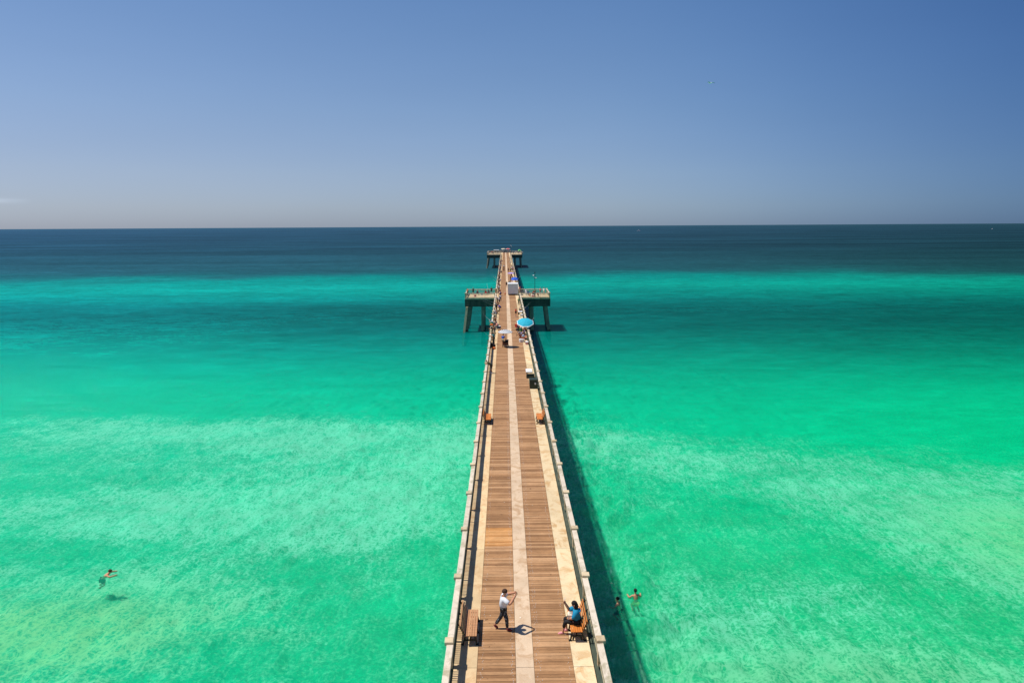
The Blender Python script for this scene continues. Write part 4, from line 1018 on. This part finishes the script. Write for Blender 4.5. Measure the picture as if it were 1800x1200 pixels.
# lamp posts
def lamp(x, y, h, label):
    t = empty('lamp_post', (x, y, ZD)); tag(t, label, 'lamp post', 'lamp posts on the platforms')
    MB().bevbox((0, 0, .1), (.34, .34, .2), .04).build('base', M_OLD, t)
    MB().bar((0, 0, .2), (0, 0, h), .065, 10, .045).build('pole', pm('black'), t)
    MB().box((0, 0, h-.55), (.5, .06, .06)).box((0, 0, h-1.15), (.5, .06, .06)).build('arm', pm('black'), t)
    for (sx, z) in ((-.30, h-.5), (.28, h-1.1), (-.05, h-.95)): MB().ball((sx, 0, z), .16, 10, 6, (1.3, 1, .8)).build('lamp_head', pm('white'), t, True)
    MB().bar((0, 0, h), (0, 0, h+.35), .12, 8, .05).build('finial', pm('black'), t)
lamp(7.02, 163.9, 5.6, 'tall lamp post with white heads on the right hand platform')
lamp(4.0, 447.3, 5.0, 'lamp post at the seaward end of the pier')

# dark bins on the right strip
M_BIN = simple('dark_green_plastic', (46, 58, 48), 0.55, 0.3, 5.0)
t = empty('wheeled_bin', (2.88, 70.5, ZD+.004)); tag(t, 'dark green wheeled bin with lid by the right railing', 'bin')
MB().box((0, 0, .46), (.80, .72, .84), taper=1.12).build('tub', M_BIN, t); MB().bevbox((0, .04, .93), (.92, .86, .10), .04).build('lid', M_BIN, t)
MB().box((.16, -.40, .55), (.14, .02, .2), ).build('sticker', pm('white'), t)
for s in (-1, 1): MB().bar((s*.30, .40, .1), (s*.38, .40, .1), .1, 10).build('wheel', pm('black'), t)
t = empty('wheeled_bin', (2.95, 72.0, ZD+.004)); tag(t, 'black tub standing directly behind the dark green bin', 'bin')
MB().box((0, 0, .3), (.72, .5, .6), taper=1.08).build('tub', pm('black'), t); MB().bevbox((0, 0, .63), (.80, .58, .07), .02).build('lid', M_BIN, t)
t = empty('low_crate', (2.74, 75.6, ZD+.004)); tag(t, 'low open dark crate on the right concrete strip', 'crate')
for s in (-1, 1): MB().box((s*.42, 0, .16), (.05, .9, .32)).build('side_panel', M_BIN, t); MB().box((0, s*.45, .16), (.79, .05, .32)).build('end_panel', M_BIN, t)
MB().box((0, 0, .04), (.79, .84, .03)).build('floor', pm('black'), t)
t = empty('mat', (2.70, 79.0, ZD+.004)); tag(t, 'pale square hatch cover on the right concrete strip beyond the bins', 'hatch')
MB().bevbox((0, 0, .05), (.72, 1.9, .10), .01).build('panel', pm('white'), t)
MB().box((0, -1.0, .06), (.70, .06, .12)).build('frame', pm('grey'), t); t.name = 'hatch_cover'

# traffic cone
t = empty('traffic_cone', (0.03, 171.0, ZD+.004)); tag(t, 'orange traffic cone on the boards left of the kiosk', 'traffic cone')
MB().box((0, 0, .02), (.4, .4, .04)).build('base', pm('black'), t); MB().bar((0, 0, .04), (0, 0, .80), .15, 12, .03).build('cone', pm('orange'), t); MB().bar((0, 0, .45), (0, 0, .58), .098, 12, .076).build('band', pm('white'), t)

# fishing rods leaning out over the rails
def rod(p, q, label):
    t = empty('fishing_rod', p); tag(t, label, 'fishing rod', 'fishing rods'); d = Vector(q)-Vector(p)
    MB().bar((0, 0, 0), tuple(d*.14), .022, 6).build('grip', pm('black'), t); MB().bar(tuple(d*.14), tuple(d), .016, 6, .006).build('rod', pm('grey_light'), t)
    MB().bar(tuple(d*.16+Vector((-.03, 0, -.05))), tuple(d*.16+Vector((.03, 0, -.05))), .045, 8).build('reel', M_BLACKM, t)
RODS = [(-1.95, 97.9, -3.4, 96.9, 'beside the teal shirt'), (-1.95, 113.0, -3.6, 114.2, 'by the orange bag on the left railing'), (-1.95, 127.1, -3.5, 126.6, 'held by the white shirt left'),
        (-1.95, 137.8, -4.6, 136.4, 'held by the grey shirt left'), (-1.95, 143.5, -5.6, 142.2, 'sticking out far short of the left platform'), (-1.9, 152.3, -3.2, 154.6, 'by the left platform corner'),
        (-1.9, 190.5, -3.3, 191.6, 'beyond the left platform'), (-2.0, 200.6, -3.4, 203.0, 'held by the green shirt left'), (-2.0, 201.6, -2.9, 204.8, 'leaning beside the green shirt left'),
        (3.3, 131, 4.9, 132.4, 'by the white folding table'), (3.3, 108, 4.6, 109.5, 'beneath the turquoise umbrella'), (3.3, 204, 4.9, 205.5, 'by the blue umbrella'),
        (8.7, 163.4, 9.6, 161.2, 'over the front of the right platform'), (-7.7, 163.4, -8.6, 161.0, 'over the front of the left platform'), (-4.2, 174, -4.6, 176.8, 'over the back of the left platform')]
for (x, y, x2, y2, w) in RODS: rod((x, y, ZD+.85), (x2, y2, ZD+2.3), 'thin fishing rod '+w)

# gull and distant boats
t = empty('seagull', (25.45, 89.75, 41.70)); tag(t, 'grey and white gull gliding high over the sea on the right', 'bird')
t.rotation_euler = (0, 0, 0.5)
PAL['gullgrey'] = (170, 178, 188)
MB().ball((0, 0, 0), .09, 10, 7, (.8, 2.4, .8)).build('body', pm('white'), t, True); MB().ball((0, .24, .03), .055, 8, 6).build('head', pm('white'), t, True)
MB().bar((0, .28, .03), (0, .35, .02), .015, 6, .003).build('beak', pm('orange'), t)
for s in (-1, 1):
    w = MB(); L_ = [(0, .10, -.10, 0), (.22, .16, -.07, .07), (.42, .10, -.08, .08), (.55, 0, -.10, .04)]
    vs = []
    for (x, a, b, z) in L_: vs += [(s*x, a, z+.008), (s*x, b, z+.008), (s*x, a, z-.008), (s*x, b, z-.008)]
    fs = []
    for i in range(3):
        q = 4*i; fs += [(q, q+1, q+5, q+4), (q+2, q+6, q+7, q+3), (q, q+4, q+6, q+2), (q+1, q+3, q+7, q+5)]
    w.add(vs, fs); wg = w.build('wing', pm('gullgrey'), t)
    tp = MB(); tp.add([(s*.55, .0, .048), (s*.55, -.10, .048), (s*.70, -.12, .01), (s*.55, .0, .032), (s*.55, -.10, .032)], [(0, 1, 2), (3, 2, 4), (0, 2, 3), (1, 4, 2)]); tp.build('wing_tip', pm('black'), wg)
tl = MB(); tl.box((0, -.26, 0), (.11, .16, .012)); tl.build('tail', pm('white'), t)

def boat(x, y, L_, rz, label):
    t = empty('motor_boat', (x, y, 0), rz); tag(t, label, 'boat', 'boats on the horizon')
    h = MB(); n = 8; vs = []
    for i in range(n+1):
        u = i/n; w = L_*.14*(1-max(0, (u-.55)/.45)**2); x_ = (u-.5)*L_
        vs += [(x_, -w, L_*.11*(1+.25*u)), (x_, w, L_*.11*(1+.25*u)), (x_*.96, w*.7, 0), (x_*.96, -w*.7, 0)]
    fs = [(0, 1, 2, 3)]
    for i in range(n):
        q = 4*i
        for k in range(4): fs.append((q+k, q+4+k, q+4+(k+1) % 4, q+(k+1) % 4))
    h.add(vs, fs); h.build('hull', pm('white'), t)
    MB().box((-L_*.05, 0, L_*.165), (L_*.36, L_*.17, L_*.09), taper=.85).build('cabin', pm('white'), t)
    MB().box((-L_*.05, 0, L_*.175), (L_*.33, L_*.178, L_*.03)).build('window', pm('black'), t)
    MB().bar((-L_*.1, 0, L_*.21), (-L_*.1, 0, L_*.42), L_*.008, 6).build('mast', pm('white'), t)
boat(590, 3100, 17, 0.15, 'white motor boat near the horizon right of the pier')
boat(2080, 3000, 11, 0.5, 'small white boat at the horizon, far right')
